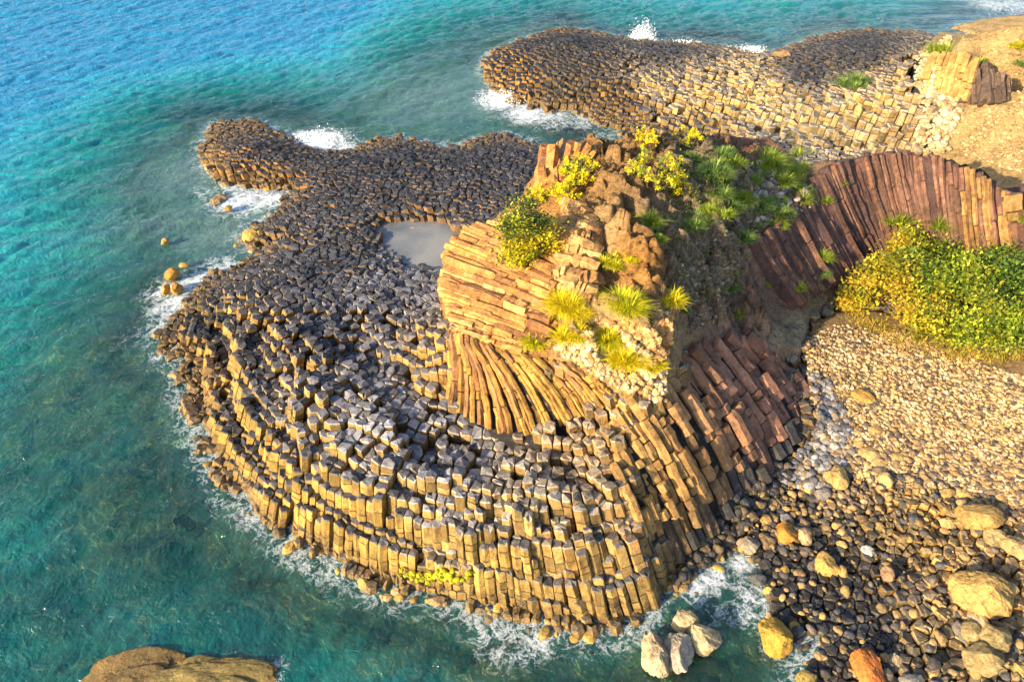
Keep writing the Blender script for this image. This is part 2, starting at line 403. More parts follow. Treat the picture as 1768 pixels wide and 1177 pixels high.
# colour by place on the photo: (px, py, side colour, top colour)
COLS = [
 (420,250,(.36,.19,.04),(.045,.05,.065)),(360,270,(.42,.22,.04),(.14,.10,.05)),(640,290,(.18,.11,.05),(.042,.047,.06)),(850,290,(.2,.13,.06),(.05,.055,.07)),(880,360,(.30,.19,.09),(.07,.072,.085)),
 (560,420,(.22,.14,.06),(.065,.07,.085)),(680,500,(.36,.26,.14),(.21,.21,.225)),(450,520,(.44,.30,.10),(.09,.09,.10)),(330,560,(.30,.22,.08),(.045,.05,.058)),(300,600,(.50,.31,.07),(.20,.13,.05)),
 (560,600,(.42,.29,.10),(.12,.12,.135)),(660,620,(.40,.28,.12),(.20,.20,.215)),(740,600,(.46,.29,.09),(.20,.17,.14)),(560,690,(.42,.31,.12),(.27,.26,.27)),(650,740,(.42,.30,.12),(.38,.37,.37)),(760,770,(.34,.26,.14),(.30,.295,.30)),
 (420,740,(.38,.26,.07),(.06,.06,.07)),(520,850,(.44,.30,.08),(.10,.10,.11)),(640,900,(.42,.29,.08),(.10,.10,.11)),(760,860,(.42,.30,.12),(.36,.35,.35)),(880,840,(.44,.32,.15),(.42,.36,.28)),(1000,800,(.46,.31,.14),(.44,.33,.21)),
 (980,880,(.42,.29,.11),(.34,.30,.24)),(850,950,(.40,.28,.09),(.14,.135,.14)),(1000,980,(.42,.29,.10),(.16,.15,.14)),(1080,980,(.40,.28,.10),(.15,.14,.13)),(1100,880,(.42,.28,.12),(.30,.22,.14)),
 (800,1020,(.5,.33,.08),(.32,.24,.09)),(950,1050,(.44,.30,.09),(.14,.12,.08)),(1150,900,(.40,.27,.13),(.24,.19,.14)),
 (880,120,(.30,.17,.035),(.035,.04,.05)),(970,75,(.07,.055,.04),(.035,.037,.045)),(1060,180,(.24,.15,.045),(.05,.05,.06)),(1000,120,(.12,.085,.045),(.05,.05,.055)),(1150,85,(.05,.042,.035),(.06,.06,.068)),(1150,130,(.46,.33,.15),(.32,.27,.20)),
 (1300,150,(.52,.36,.13),(.42,.34,.22)),(1350,200,(.36,.30,.18),(.34,.31,.25)),(1440,200,(.30,.25,.14),(.36,.32,.26)),(1500,160,(.50,.36,.15),(.42,.33,.22)),(1580,200,(.44,.34,.20),(.42,.34,.24)),(1200,170,(.46,.33,.14),(.38,.31,.21)),(1500,240,(.42,.34,.22),(.36,.31,.25)),
 (1480,85,(.05,.045,.042),(.045,.046,.055)),(1400,110,(.08,.06,.05),(.06,.06,.066)),(1200,225,(.26,.19,.09),(.07,.08,.10)),(1350,250,(.22,.20,.17),(.17,.18,.20)),
 (1420,900,(.24,.16,.06),(.08,.072,.066)),(1400,1000,(.17,.12,.055),(.06,.06,.062)),(1490,1000,(.24,.16,.07),(.085,.08,.078)),(1560,900,(.44,.29,.10),(.32,.22,.09)),(1680,960,(.46,.31,.12),(.36,.25,.12)),(1640,1100,(.42,.31,.14),(.36,.27,.14)),(1500,1080,(.22,.18,.11),(.10,.10,.11)),(1330,880,(.18,.13,.07),(.05,.05,.05)),
]
_cp = np.array([(c[0], c[1]) for c in COLS], float); _cs = np.array([c[2] for c in COLS]); _ct = np.array([c[3] for c in COLS])
def colour_at(px, py):
    d = ((_cp[:, 0] - px) ** 2 + ((_cp[:, 1] - py) * 1.3) ** 2) + 300
    w = 1 / d ** 2; w /= w.sum()
    return w @ _cs, w @ _ct

# polygons read off the photograph (pixels), each tested at the ground's real height
POOL = [(645,388),(665,371),(720,374),(770,378),(800,385),(800,440),(770,470),(735,460),(690,442),(655,422)]
BEACH = [(1395,555),(1470,530),(1780,560),(2300,600),(2300,900),(1768,880),(1690,850),(1600,820),(1480,820),(1430,790),(1408,720),(1395,650)]
FAN = [(776,572),(829,588),(890,610),(940,618),(1000,630),(1060,684),(1050,694),(985,724),(935,742),(880,748),(825,738),(785,700)]
FLANK = [(1062,690),(1100,690),(1170,600),(1260,575),(1340,600),(1400,660),(1412,730),(1360,790),(1300,850),(1240,905),(1190,960),(1150,960),(1120,880),(1080,830),(1050,770)]
EARTH = [(1580,95),(1640,40),(1800,20),(2300,0),(2300,600),(1768,470),(1700,300),(1610,270),(1610,190)]
PAVE = [(1268,930),(1310,850),(1400,790),(1600,825),(1768,880),(2200,900),(2200,1400),(1380,1400),(1330,1050)]

def base_colour(x, y, z):
    px, py, _ = pix(x, y, z)
    out = np.zeros((len(px), 3)) + (.05, .045, .042)
    b = inpoly(BEACH, px, py); out[b] = (.30, .19, .09); q_ = inpoly(POOL, px, py); out[q_] = (.42, .36, .27)
    e = inpoly(EARTH, px, py); out[e] = (.50, .33, .14)
    return out
xs, ys = coords(-34, 40, .22, 4000), coords(3, 74, .22, 4000)
X, Y = np.meshgrid(xs, ys)
Zb = H_base(X, Y)
XC, YC = (X[:-1, :-1] + X[1:, 1:]) / 2, (Y[:-1, :-1] + Y[1:, 1:]) / 2
land = Zb > -.09
lm = land[:-1, :-1] | land[1:, 1:] | land[1:, :-1] | land[:-1, 1:]
Zr = Zb + np.where(land, .05 * fbm(X * 1.3, Y * 1.3, 5, 3), 0) + np.where(Zb < -.4, .3 * fbm(X * .7, Y * .7, 6, 4), 0)
pxg, pyg, _ = pix(X, Y, Zb)
beach_m = inpoly(BEACH, pxg, pyg) | inpoly(EARTH, pxg, pyg)
laidz = np.maximum(sdf(FAN, pxg, pyg), sdf(FLANK, pxg, pyg))
Zr = np.where(beach_m, Zr, np.where(land, np.where(Zb > 0, np.maximum(Zr - .3 - .9 * smooth(0, -40, laidz), -.35), Zr), Zr))
terrain, TV, TQ = grid_mesh("terrain", xs, ys, Zr, lm, base_colour, M['earth'], "structure")
seabed, SV, SQ = grid_mesh("seabed", xs, ys, Zr, ~lm, None, M['seabed'], "structure")

def hill_colour(x, y, z):
    px, py, _ = pix(x, y, z)
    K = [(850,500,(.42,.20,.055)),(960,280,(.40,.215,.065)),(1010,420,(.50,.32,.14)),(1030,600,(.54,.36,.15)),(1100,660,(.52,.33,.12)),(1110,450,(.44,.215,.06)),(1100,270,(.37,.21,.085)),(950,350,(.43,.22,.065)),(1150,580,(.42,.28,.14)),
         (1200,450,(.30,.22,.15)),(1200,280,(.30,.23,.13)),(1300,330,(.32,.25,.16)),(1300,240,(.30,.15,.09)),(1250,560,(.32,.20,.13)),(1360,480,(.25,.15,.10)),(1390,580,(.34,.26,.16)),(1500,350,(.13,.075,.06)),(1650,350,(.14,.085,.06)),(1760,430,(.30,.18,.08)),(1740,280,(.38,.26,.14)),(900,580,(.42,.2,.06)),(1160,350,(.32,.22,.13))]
    kp = np.array([k[:2] for k in K], float); kc = np.array([k[2] for k in K])
    d = (px[:, None] - kp[None, :, 0]) ** 2 + (py[:, None] - kp[None, :, 1]) ** 2 + 200
    w = d ** -2; w /= w.sum(1)[:, None]
    return w @ kc
hx, hy = np.arange(-6, 42, .095), np.arange(13, 42, .095)
X2, Y2 = np.meshgrid(hx, hy)
Zh = H_hill(X2, Y2); Zb2 = H_base(X2, Y2)
hm_ = Zh > Zb2 - .6
hm = hm_[:-1, :-1] & hm_[1:, 1:] & hm_[1:, :-1] & hm_[:-1, 1:]
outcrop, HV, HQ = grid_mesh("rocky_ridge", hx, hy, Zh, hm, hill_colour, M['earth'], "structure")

# survey trees: what a sight line meets
allV = np.vstack([TV + [0, 0, 0], SV, HV]); n1, n2 = len(TV), len(TV) + len(SV)
bvh = BVHTree.FromPolygons(allV.tolist(), np.vstack([TQ, SQ + n1, HQ + n2]).tolist())
def hit(px, py):
    r = bvh.ray_cast(Vector((0, 0, CAM_H)), ray(px, py))
    return (r[0], r[1] if r[1].z > 0 else -r[1]) if r[0] is not None else (Vector(at(px, py)), Vector((0, 0, 1)))
def down(x, y):
    r = bvh.ray_cast(Vector((x, y, 60)), Vector((0, 0, -1)))
    return r[0].z if r[0] is not None else 0.

# ------------------------------------------------------------------ basalt columns (Voronoi field)
def chaikin(p, n=3):
    for _ in range(n):
        q = [p[0]]
        for a, b in zip(p, p[1:]): q += [(a[0] * .75 + b[0] * .25, a[1] * .75 + b[1] * .25), (a[0] * .25 + b[0] * .75, a[1] * .25 + b[1] * .75)]
        p = q + [p[-1]]
    return p
RIM = chaikin([at(*p)[:2] for p in [(560,380),(450,430),(350,500),(280,590),(318,690),(366,800),(450,900),(565,980),(720,1036),(880,1068),(1005,1088),(1110,1052),(1190,1005),(1280,930),(1370,830)]])
def rim_dist(x, y):
    best = np.full(np.shape(x), 1e9); gx = np.zeros(np.shape(x)); gy = np.zeros(np.shape(x))
    for a, b in zip(RIM, RIM[1:]):
        dx, dy = b[0] - a[0], b[1] - a[1]; t = np.clip(((x - a[0]) * dx + (y - a[1]) * dy) / (dx * dx + dy * dy), 0, 1)
        ex, ey = x - a[0] - t * dx, y - a[1] - t * dy; d = np.hypot(ex, ey); n = d < best
        best = np.where(n, d, best); gx = np.where(n, ex / (d + 1e-9), gx); gy = np.where(n, ey / (d + 1e-9), gy)
    return best, gx, gy
def row_gap(d): return .295 + .08 * np.clip((d - 2.2) / 2, 0, 1)
_dd = np.cumsum(np.concatenate([[0.]] + [[row_gap(0.2 + k * .34)] for k in range(80)])); 
def darts():
    cell = .4; g = {}; pts = []
    xs_, ys_ = (-22, 35), (8.5, 66)
    cand = rng.random((460000, 2)) * [xs_[1] - xs_[0], ys_[1] - ys_[0]] + [xs_[0], ys_[0]]
    z0 = H_base(cand[:, 0], cand[:, 1]); p0, p1, _ = pix(cand[:, 0], cand[:, 1], z0)
    inrow = (p1 > 500) & (p0 < 1268)
    rd, gx, gy = rim_dist(cand[:, 0], cand[:, 1]); rd = rd + .12
    k_ = np.clip(np.searchsorted(_dd, rd), 1, len(_dd) - 1); near_ = np.where(rd - _dd[k_ - 1] < _dd[k_] - rd, _dd[k_ - 1], _dd[k_])
    mv = np.where(inrow, near_ - rd + .055 * (rng.random(len(rd)) - .5), 0)
    cand = cand + np.stack([gx * mv, gy * mv], -1)
    zc = H_base(cand[:, 0], cand[:, 1]); sc_ = sdf(coast, cand[:, 0], cand[:, 1]); hs_ = sdf(hill_poly, cand[:, 0], cand[:, 1])
    px, py, _ = pix(cand[:, 0], cand[:, 1], zc)
    ok = (sc_ > -.1) & (hs_ < .35) & ~inpoly(BEACH, px, py) & ~inpoly(EARTH, px + 45 * fbm(cand[:, 0] * .5, cand[:, 1] * .5, 71, 3), py + 20 * fbm(cand[:, 0], cand[:, 1], 72, 2)) & (px > -50) & (px < 1990) & (py < 1300)
    ok &= ~(sdf(FAN, px, py) > 8) & ~(sdf(FLANK, px, py) > 22) & ~(sdf(POOL, px, py) > 2)
    far = py < 262; RV = vnoise(cand[:, 0] * .5, cand[:, 1] * .5, 8)
    for i in np.nonzero(ok)[0]:
        x, y = cand[i]
        r = .25 + .05 * RV[i] if inrow[i] else .255 + .07 * RV[i]
        fr = min(1, max(0, (py[i] - 800) / 70)); r = r * (1 - fr) + (.205 + .045 * RV[i]) * fr
        if far[i] and px[i] > 830: r = .31 + .08 * RV[i]
        if px[i] > 1270 and py[i] > 780: r = .2 + .13 * RV[i] ** 1.5
        cx, cy = int(x / cell), int(y / cell); good = True
        for a in (-1, 0, 1):
            for b in (-1, 0, 1):
                for (qx, qy) in g.get((cx + a, cy + b), ()):
                    if (qx - x) ** 2 + (qy - y) ** 2 < r * r: good = False; break
                if not good: break
            if not good: break
        if good: g.setdefault((cx, cy), []).append((x, y)); pts.append((x, y, r))
    return pts
pts = darts()
PA = np.array(pts)
zz = H_base(PA[:, 0], PA[:, 1]); ppx, ppy, pdep = pix(PA[:, 0], PA[:, 1], zz)
C0 = at(770, 690, 2.6); TOPK = np.array((.56, .565, .60))
# terraces: the platform breaks in steps a few columns long
def terrace(x, y, h, step):
    n = fbm(x * .35, y * .35, 31, 3)
    q = h / step + .35 * n
    f = np.floor(q); return (f + smooth(.72, 1.0, q - f)) * step
steps = .13 + .49 * smooth(480, 620, ppy) - .2 * smooth(560, 600, ppx) * smooth(800, 760, ppx) * smooth(560, 600, ppy) * smooth(790, 740, ppy)
steps = steps + .35 * smooth(560, 500, ppx) * smooth(500, 560, ppy)
steps = np.where((ppx > 830) & (ppy < 265), np.where((ppy > 95) & (ppx > 1080), .38, .15), steps)
steps = np.where((ppx > 1270) & (ppy > 780), .12, steps)
steps = np.where(ppy > 860, np.where(ppx < 1270, 1.15, .12), steps)
edge_s = sdf(coast, PA[:, 0], PA[:, 1])
top = terrace(PA[:, 0], PA[:, 1], zz, steps) * .85 + zz * .15
rdp, _, _ = rim_dist(PA[:, 0], PA[:, 1]); rowi = np.searchsorted((_dd[1:] + _dd[:-1]) / 2, rdp + .12)
mainz = (ppy > 500) & (ppx < 1268)
rowoff = rng.normal(size=90)[np.clip(rowi, 0, 79)] * .08
top += np.where(mainz, rowoff * smooth(.1, .4, steps), 0)
_, _, clump = worley(PA[:, 0] * .8, PA[:, 1] * .8, 41)
top += (clump - .5) * np.where(ppy > 860, .3, np.minimum(steps, .7) * .5) + (rng.random(len(PA)) - .5) * np.minimum(steps * .3, .12) + np.where(rng.random(len(PA)) < .08, -.2 - .4 * rng.random(len(PA)), 0) * (steps > .3)
top = np.maximum(top, .12 + .15 * rng.random(len(PA)))
bucket = {}
for i, (x, y, r) in enumerate(pts): bucket.setdefault((int(x // 1), int(y // 1)), []).append(i)
def voronoi_cell(i):
    x, y, r = pts[i]; cx, cy = int(x // 1), int(y // 1)
    nb = [j for a in (-1, 0, 1) for b in (-1, 0, 1) for j in bucket.get((cx + a, cy + b), ()) if j != i]
    nb.sort(key=lambda j: (pts[j][0] - x) ** 2 + (pts[j][1] - y) ** 2)
    R0 = r * 1.0
    poly = [(R0 * math.cos(a), R0 * math.sin(a)) for a in [k * math.pi / 3 + i for k in range(6)]]
    near = []
    for j in nb[:14]:
        dx, dy = pts[j][0] - x, pts[j][1] - y; d2 = (dx * dx + dy * dy) / 2
        if d2 * 2 < (r * 2.2) ** 2: near.append(j)
        new = []
        for k in range(len(poly)):
            a, b = poly[k], poly[(k + 1) % len(poly)]
            da, db = a[0] * dx + a[1] * dy - d2, b[0] * dx + b[1] * dy - d2
            if da <= 0: new.append(a)
            if (da < 0) != (db < 0):
                t = da / (da - db); new.append((a[0] + (b[0] - a[0]) * t, a[1] + (b[1] - a[1]) * t))
        poly = new
        if len(poly) < 3: break
    out = []
    for p in poly:
        if not out or math.hypot(p[0] - out[-1][0], p[1] - out[-1][1]) > .03: out.append(p)
    if len(out) > 3 and math.hypot(out[0][0] - out[-1][0], out[0][1] - out[-1][1]) < .03: out.pop()
    return out, near

def column(x, y, ztop, poly, zbot, tilt, side, topc, rnd):
    """one basalt column: bevelled top, cross joints cut as grooves"""
    n = len(poly); v = []; f = []; c = []
    tx, ty = tilt
    ax, ay = (rnd.random() - .5) * .15 + tx * .25, (rnd.random() - .5) * .15 + ty * .25   # dip of the top face
    gap = .91 + .05 * rnd.random() if rnd.random() < .85 else .80 + .08 * rnd.random()
    cz_ = [(rnd.random() ** 4) * .16 for _ in poly]
    if rnd.random() < .12: tx, ty = tx + (rnd.random() - .5) * .1, ty + (rnd.random() - .5) * .1; ax, ay = ax + (rnd.random() - .5) * .6, ay + (rnd.random() - .5) * .6
    def ring(dz, s, dip, ox=0, oy=0):
        o = len(v)
        for q_, (a, b) in enumerate(poly):
            zz_ = -dz - dip * (ax * a + ay * b + cz_[q_])
            a += (rnd.random() - .5) * .035; b += (rnd.random() - .5) * .035
            v.append((x + a * s * gap + tx * -dz + ox, y + b * s * gap + ty * -dz + oy, ztop + zz_))
        return o
    bev = .025 + .03 * rnd.random()
    rings = [(ring(0, .84 + .05 * rnd.random(), 1), 't'), (ring(bev, .985, 1), 'b')]
    dz = bev; L = ztop - zbot; m = side * (0.40 + .58 * rnd.random())
    cols = [None, topc * .8 + m * .2]
    while dz < L - .3:
        st = .16 + .5 * rnd.random() ** 1.3
        dz = min(dz + st, L)
        if dz >= L - .2: break
        ox, oy = (rnd.random() - .5) * .03, (rnd.random() - .5) * .03
        k = 0.3 if dz < .6 else 0
        rings.append((ring(dz, 1.0, k, ox, oy), 's')); cols.append(m)
        rings.append((ring(dz + .012, .955, k, ox, oy), 'g')); cols.append(m * .2)
        rings.append((ring(dz + .034, .955, k, ox, oy), 'g')); cols.append(m * .2)
        m = side * (0.40 + .58 * rnd.random())
        rings.append((ring(dz + .046, .995 + .02 * rnd.random(), k, ox, oy), 'g')); cols.append(m * .7)
        dz += .046
    rings.append((ring(L, 1.0, 0), 's')); cols.append(m)
    # top: slightly hollow or domed
    o = len(v); v.append((x, y, ztop + (rnd.random() - .55) * .05)); r0 = rings[0][0]
    tj = topc * (.45 + 1.1 * rnd.random() ** 1.4) * TOPK
    for k in range(n): f.append([r0 + k, r0 + (k + 1) % n, o]); c.append(tj)
    for q in range(len(rings) - 1):
        a, b = rings[q][0], rings[q + 1][0]; cc = cols[q + 1]
        for k in range(n): f.append([b + k, b + (k + 1) % n, a + (k + 1) % n, a + k]); c.append(cc)
    return v, f, c

rnd = random.Random(3)
columns = []
for i in range(len(pts)):
    x, y, r = pts[i]
    if edge_s[i] < .3 and rnd.random() < .4: continue
    poly, near = voronoi_cell(i)
    if len(poly) < 4: continue
    px, py = ppx[i], ppy[i]
    side, topc = colour_at(px, py); side = side * (.92, .82, .62)
    if px > 830 and py < 262: zone = 'far'; tilt = (.12, .05)
    elif px > 1268 and py > 780: zone = 'pave'; tilt = (0, 0)
    elif py < 470: zone = 'north'; tilt = (-.25, .12)
    else:
        zone = 'main'
        dx, dy = C0[0] - x, C0[1] - y; d = math.hypot(dx, dy) + 1e-6
        k = .5 * min(1, max(0, (d - 2.5) / 6)); tilt = (dx / d * k, dy / d * k)
    zt = top[i]; low = min([top[j] for j in near] + [zt]) if near else 0
    on_edge = edge_s[i] < .55 or len(near) < 5
    zbot = min(low, zt) - .55 if not on_edge else min(-.6, low - .6)
    v, f, c = column(x, y, zt, poly, zbot, tilt, side, topc, rnd)
    s = F / pdep[i]; expo = zt - (0 if on_edge else low)
    ang = math.atan2(CAM_H - zt, y)
    area = s * s * (r * r * math.sin(ang) + r * expo * math.cos(ang))
    columns.append(dict(v=v, f=f, c=c, zone=zone, area=area, px=px, py=py, x=x, y=y, z=zt, expo=expo))

# ------------------------------------------------------------------ laid columns (fan wall, flank, cliffs)
def lerp_curve(cv, s, paired=False):
    if paired:
        q = s * (len(cv) - 1); k = min(int(q), len(cv) - 2); t = q - k
        return (cv[k][0] + (cv[k + 1][0] - cv[k][0]) * t, cv[k][1] + (cv[k + 1][1] - cv[k][1]) * t)
    L = [0]
    for a, b in zip(cv, cv[1:]): L.append(L[-1] + math.hypot(b[0] - a[0], b[1] - a[1]))
    d = s * L[-1]
    for k in range(len(cv) - 1):
        if d <= L[k + 1] or k == len(cv) - 2:
            t = (d - L[k]) / (L[k + 1] - L[k] + 1e-9)
            return (cv[k][0] + (cv[k + 1][0] - cv[k][0]) * t, cv[k][1] + (cv[k + 1][1] - cv[k][1]) * t)
def prism(path, normals, width, height, mb, colf, nside=6, endcol=None):
    """a polygonal column lying along path (list of Vectors)"""
    n = len(path); v = []; rings = []
    T0 = (path[-1] - path[0]).normalized()
    ph = rnd.random() * 1.0
    prof = [(math.cos(2 * math.pi * k / nside + ph) * (.93 + .14 * rnd.random()), math.sin(2 * math.pi * k / nside + ph) * (.93 + .14 * rnd.random())) for k in range(nside)]
    for k in range(n):
        T = (path[min(k + 1, n - 1)] - path[max(k - 1, 0)]).normalized()
        N = (normals[k] - T * normals[k].dot(T)).normalized(); B = T.cross(N)
        sc = .8 if k in (0, n - 1) else .94 + .12 * rnd.random()
        rings.append(len(v)); ja, jb = (rnd.random() - .5) * .05, (rnd.random() - .5) * .05
        for (a, b) in prof: v.append(tuple(path[k] + B * (a * width * .56 * sc + ja + (rnd.random() - .5) * .03) + N * (b * height * .5 * sc + jb + (rnd.random() - .5) * .03)))
    f = []; c = []
    for k in range(n - 1):
        cc = colf(k / max(1, n - 2))
        for q in range(nside):
            a, b = rings[k], rings[k + 1]
            f.append([a + q, a + (q + 1) % nside, b + (q + 1) % nside, b + q]); c.append(cc)
    f.append([rings[0] + q for q in range(nside)][::-1]); c.append(endcol if endcol is not None else colf(0))
    f.append([rings[-1] + q for q in range(nside)]); c.append(endcol if endcol is not None else colf(1))
    mb.add(v, f, c)
def laid(topc, botc, N, side, K=9, bulge=0., cuts=(1, 2), lift=(.0, .25), wmul=1.0, hmul=1.15, jit=.05, rows=None, trim=.06, sink=.12, paired=False, cap=.16):
    """columns lying on the surface between two survey lines; returns one MB per column"""
    out = []
    for i in range(N):
        s = (i + .5 + (rnd.random() - .5) * .35) / N
        a, b = lerp_curve(topc, s, paired), lerp_curve(botc, s, paired)
        a2, b2 = lerp_curve(topc, min(1, s + .5 / N), paired), lerp_curve(botc, min(1, s + .5 / N), paired)
        a1, b1 = lerp_curve(topc, max(0, s - .5 / N), paired), lerp_curve(botc, max(0, s - .5 / N), paired)
        t0, t1 = -trim * rnd.random(), 1 + trim * (rnd.random() - .3)
        P_, N_, W_ = [], [], []
        for k in range(K):
            t = t0 + (t1 - t0) * k / (K - 1)
            dx, dy = b[0] - a[0], b[1] - a[1]
            bx, by = dy * bulge * 4 * t * (1 - t), -dx * bulge * 4 * t * (1 - t)
            p, nn = hit(a[0] + dx * t + bx, a[1] + dy * t + by)
            q1 = hit(a1[0] + (b1[0] - a1[0]) * t + bx, a1[1] + (b1[1] - a1[1]) * t + by)[0]
            q2 = hit(a2[0] + (b2[0] - a2[0]) * t + bx, a2[1] + (b2[1] - a2[1]) * t + by)[0]
            P_.append(p); N_.append(nn); W_.append(min((q1 - q2).length, 1.1))
        nav = sum(N_, Vector()).normalized(); w = np.median(W_) * wmul
        ds = sorted((P_[k + 1] - P_[k]).length for k in range(K - 1)); med = ds[len(ds) // 2]; mid_ = K // 2
        for k in list(range(mid_ - 1, -1, -1)) + list(range(mid_ + 1, K)):      # a sight line that slipped past the crest
            q_ = k + 1 if k < mid_ else k - 1; q2_ = k + 2 if k < mid_ else k - 2
            if (P_[k] - P_[q_]).length > 2.2 * med + .05: P_[k] = P_[q_] * 2 - P_[q2_]; N_[k] = N_[q_]
        O_ = list(P_)
        # relax the path
        for _ in range(3):
            P_ = [P_[0]] + [(P_[k - 1] + P_[k] * 2 + P_[k + 1]) / 4 for k in range(1, K - 1)] + [P_[-1]]
        P_ = [q_ + nav * min(cap, max(0, (o_ - q_).dot(nav))) for o_, q_ in zip(O_, P_)]
        nc = rnd.randint(*cuts); marks = sorted([0, K - 1] + rnd.sample(range(2, K - 2), min(nc, K - 4)))
        mb = MB(); l0 = lift[0] + (lift[1] - lift[0]) * rnd.random()
        for m0, m1 in zip(marks, marks[1:]):
            if m1 - m0 < 1: continue
            off = (l0 + (rnd.random() - .5) * jit * 2 - sink) * 1.0
            path = [P_[k] + nav * off for k in range(m0, m1 + 1)]
            d = (path[-1] - path[0]).normalized()
            path = [path[0] + d * .01] + [path[0].lerp(path[1], .12)] + path[1:-1] + [path[-1].lerp(path[-2], .12)] + [path[-1] - d * .012]
            base = np.array(side(s, (m0 + m1) / 2 / K)) * (.55 + .55 * rnd.random())
            prism(path, [nav] * len(path), w * (.95 + .12 * rnd.random()), w * hmul, mb, lambda u: base * (.86 + .28 * rnd.random()), 6, base * .75)
        out.append((mb, P_[K // 2], w))
    return out
col_group = []
def emit(lst, name, mat_, label, group, cat='basalt column'):
    for mb, p, w in lst:
        o = mb.build(name, mat_, origin=tuple(p)); tag(o, label, cat, group, 'thing')

def fill(lst, mb):
    for m, p, w in lst: mb.add(m.v, m.f, m.c)
under = MB()
fan_t = [(779,575),(800,582),(815,586),(829,590),(860,600),(890,613),(930,620),(960,624),(989,629),(1032,656)]
fan_b = [(770,690),(812,725),(856,744),(904,747),(940,740),(972,729),(1005,714),(1030,704),(1056,689),(1064,687)]
fan_c = lambda s, t: (.38, .205, .04) if rnd.random() < .75 else (.30, .145, .05)
emit(laid(fan_t, fan_b, 36, fan_c, 12, .05, (1, 2), (.02, .26), .98, 1.2, .03, paired=True, trim=.05), 'basalt_column', M['basalt'],
     'long ochre basalt column curving down the fan shaped wall below the outcrop', 'basalt columns of the fan wall')
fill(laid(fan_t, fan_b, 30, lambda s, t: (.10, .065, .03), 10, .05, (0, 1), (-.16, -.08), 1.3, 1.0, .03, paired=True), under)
# flank of big fallen-over columns, lower right of the outcrop
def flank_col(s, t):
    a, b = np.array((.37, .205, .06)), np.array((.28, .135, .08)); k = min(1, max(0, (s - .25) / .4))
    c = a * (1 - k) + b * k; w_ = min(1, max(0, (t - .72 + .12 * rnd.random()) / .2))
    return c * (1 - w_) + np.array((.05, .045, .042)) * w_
fl_t = [(1036,775),(1050,745),(1064,712),(1090,694),(1130,690),(1165,655),(1180,612),(1230,590),(1290,585),(1340,600)]
fl_b = [(1120,985),(1150,965),(1185,960),(1215,925),(1250,895),(1290,850),(1330,805),(1370,770),(1408,735),(1412,680)]
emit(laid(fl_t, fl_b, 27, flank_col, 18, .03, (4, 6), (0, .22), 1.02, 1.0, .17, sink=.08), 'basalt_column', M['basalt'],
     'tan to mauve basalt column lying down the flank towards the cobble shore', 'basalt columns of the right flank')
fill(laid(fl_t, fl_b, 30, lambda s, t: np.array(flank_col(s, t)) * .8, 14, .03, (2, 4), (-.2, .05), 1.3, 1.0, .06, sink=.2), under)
# dark red cliff
rc_t = [(1290,420),(1330,395),(1372,345),(1402,310),(1440,290),(1500,273),(1560,269),(1620,276),(1680,302),(1740,338),(1790,366)]
rc_b = [(1368,532),(1402,505),(1440,482),(1470,458),(1505,436),(1545,436),(1592,442),(1640,466),(1690,470),(1745,466),(1800,472)]
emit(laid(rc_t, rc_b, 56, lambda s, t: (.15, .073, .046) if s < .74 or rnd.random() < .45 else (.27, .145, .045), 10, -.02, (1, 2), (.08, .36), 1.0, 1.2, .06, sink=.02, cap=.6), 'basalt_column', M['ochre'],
     'dark red brown basalt column in the shaded cliff above the green bushes', 'basalt columns of the red cliff')
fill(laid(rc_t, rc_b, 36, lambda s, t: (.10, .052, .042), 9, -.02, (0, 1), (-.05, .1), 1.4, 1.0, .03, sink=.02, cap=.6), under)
# near horizontal bundle of the outcrop's left wall
ow_t = [(862,386),(812,397),(790,416),(778,445),(769,480),(772,515),(778,548),(790,582)]
ow_b = [(968,412),(965,440),(962,470),(957,505),(952,535),(955,568),(945,594),(900,610)]
ow_c = lambda s, t: ((.46, .215, .05), (.40, .18, .045), (.48, .26, .08), (.30, .13, .04))[rnd.randrange(4)]
emit(laid(ow_t, ow_b, 30, ow_c, 11, 0, (2, 4), (.04, .17), 1.3, 1.25, .09, trim=.06, sink=.03), 'basalt_column', M['ochre'],
     'ochre basalt column lying almost level in the left wall of the outcrop', 'basalt columns of the outcrop wall')
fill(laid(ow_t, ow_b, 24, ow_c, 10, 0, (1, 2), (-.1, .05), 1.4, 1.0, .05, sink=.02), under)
# cream ribs of the crest, and the stump of upright columns at the back left
emit(laid([(978,345),(975,375),(972,405),(966,435),(962,470),(958,500)], [(1012,372),(1032,400),(1034,432),(1034,462),(1032,495),(1020,520)], 13, lambda s, t: ((.46, .28, .10), (.42, .22, .07))[rnd.randrange(2)], 11, .03, (2, 4), (.02, .2), 1.35, 1.1, .08, sink=.12), 'rock_rib', M['ochre'],
     'cream rib of rock dipping down the crest of the outcrop', 'cream ribs of the crest', 'rock rib')
emit(laid([(935,256),(965,251),(1000,248),(1040,247)], [(930,318),(960,316),(990,300),(1012,280)], 9, ow_c, 8, 0, (0, 1), (0, .22), 1.0, 1.2, .05, sink=.02), 'basalt_column', M['ochre'],
     'upright ochre basalt column in the stump at the upper left corner of the outcrop', 'basalt columns of the outcrop stump')
emit(laid([(1612,102),(1640,93),(1668,100),(1690,112)], [(1596,138),(1620,158),(1650,172),(1668,178)], 10, lambda s, t: (.44, .25, .07), 8, 0, (0, 2), (0, .2), 1.3, 1.1, .08, sink=.04), 'basalt_column', M['ochre'],
     'golden ochre rock column in the bluff under the yellow hill', 'basalt columns of the ochre bluff')
emit(laid([(1648,130),(1680,122),(1715,124),(1742,132)], [(1655,178),(1685,183),(1715,182),(1745,174)], 11, lambda s, t: (.10, .065, .045), 8, 0, (0, 1), (0, .3), 1.0, 1.2, .06, sink=.02), 'basalt_column', M['ochre'],
     'dark brown upright column in the small cliff on the yellow hill', 'basalt columns of the hill cliff')
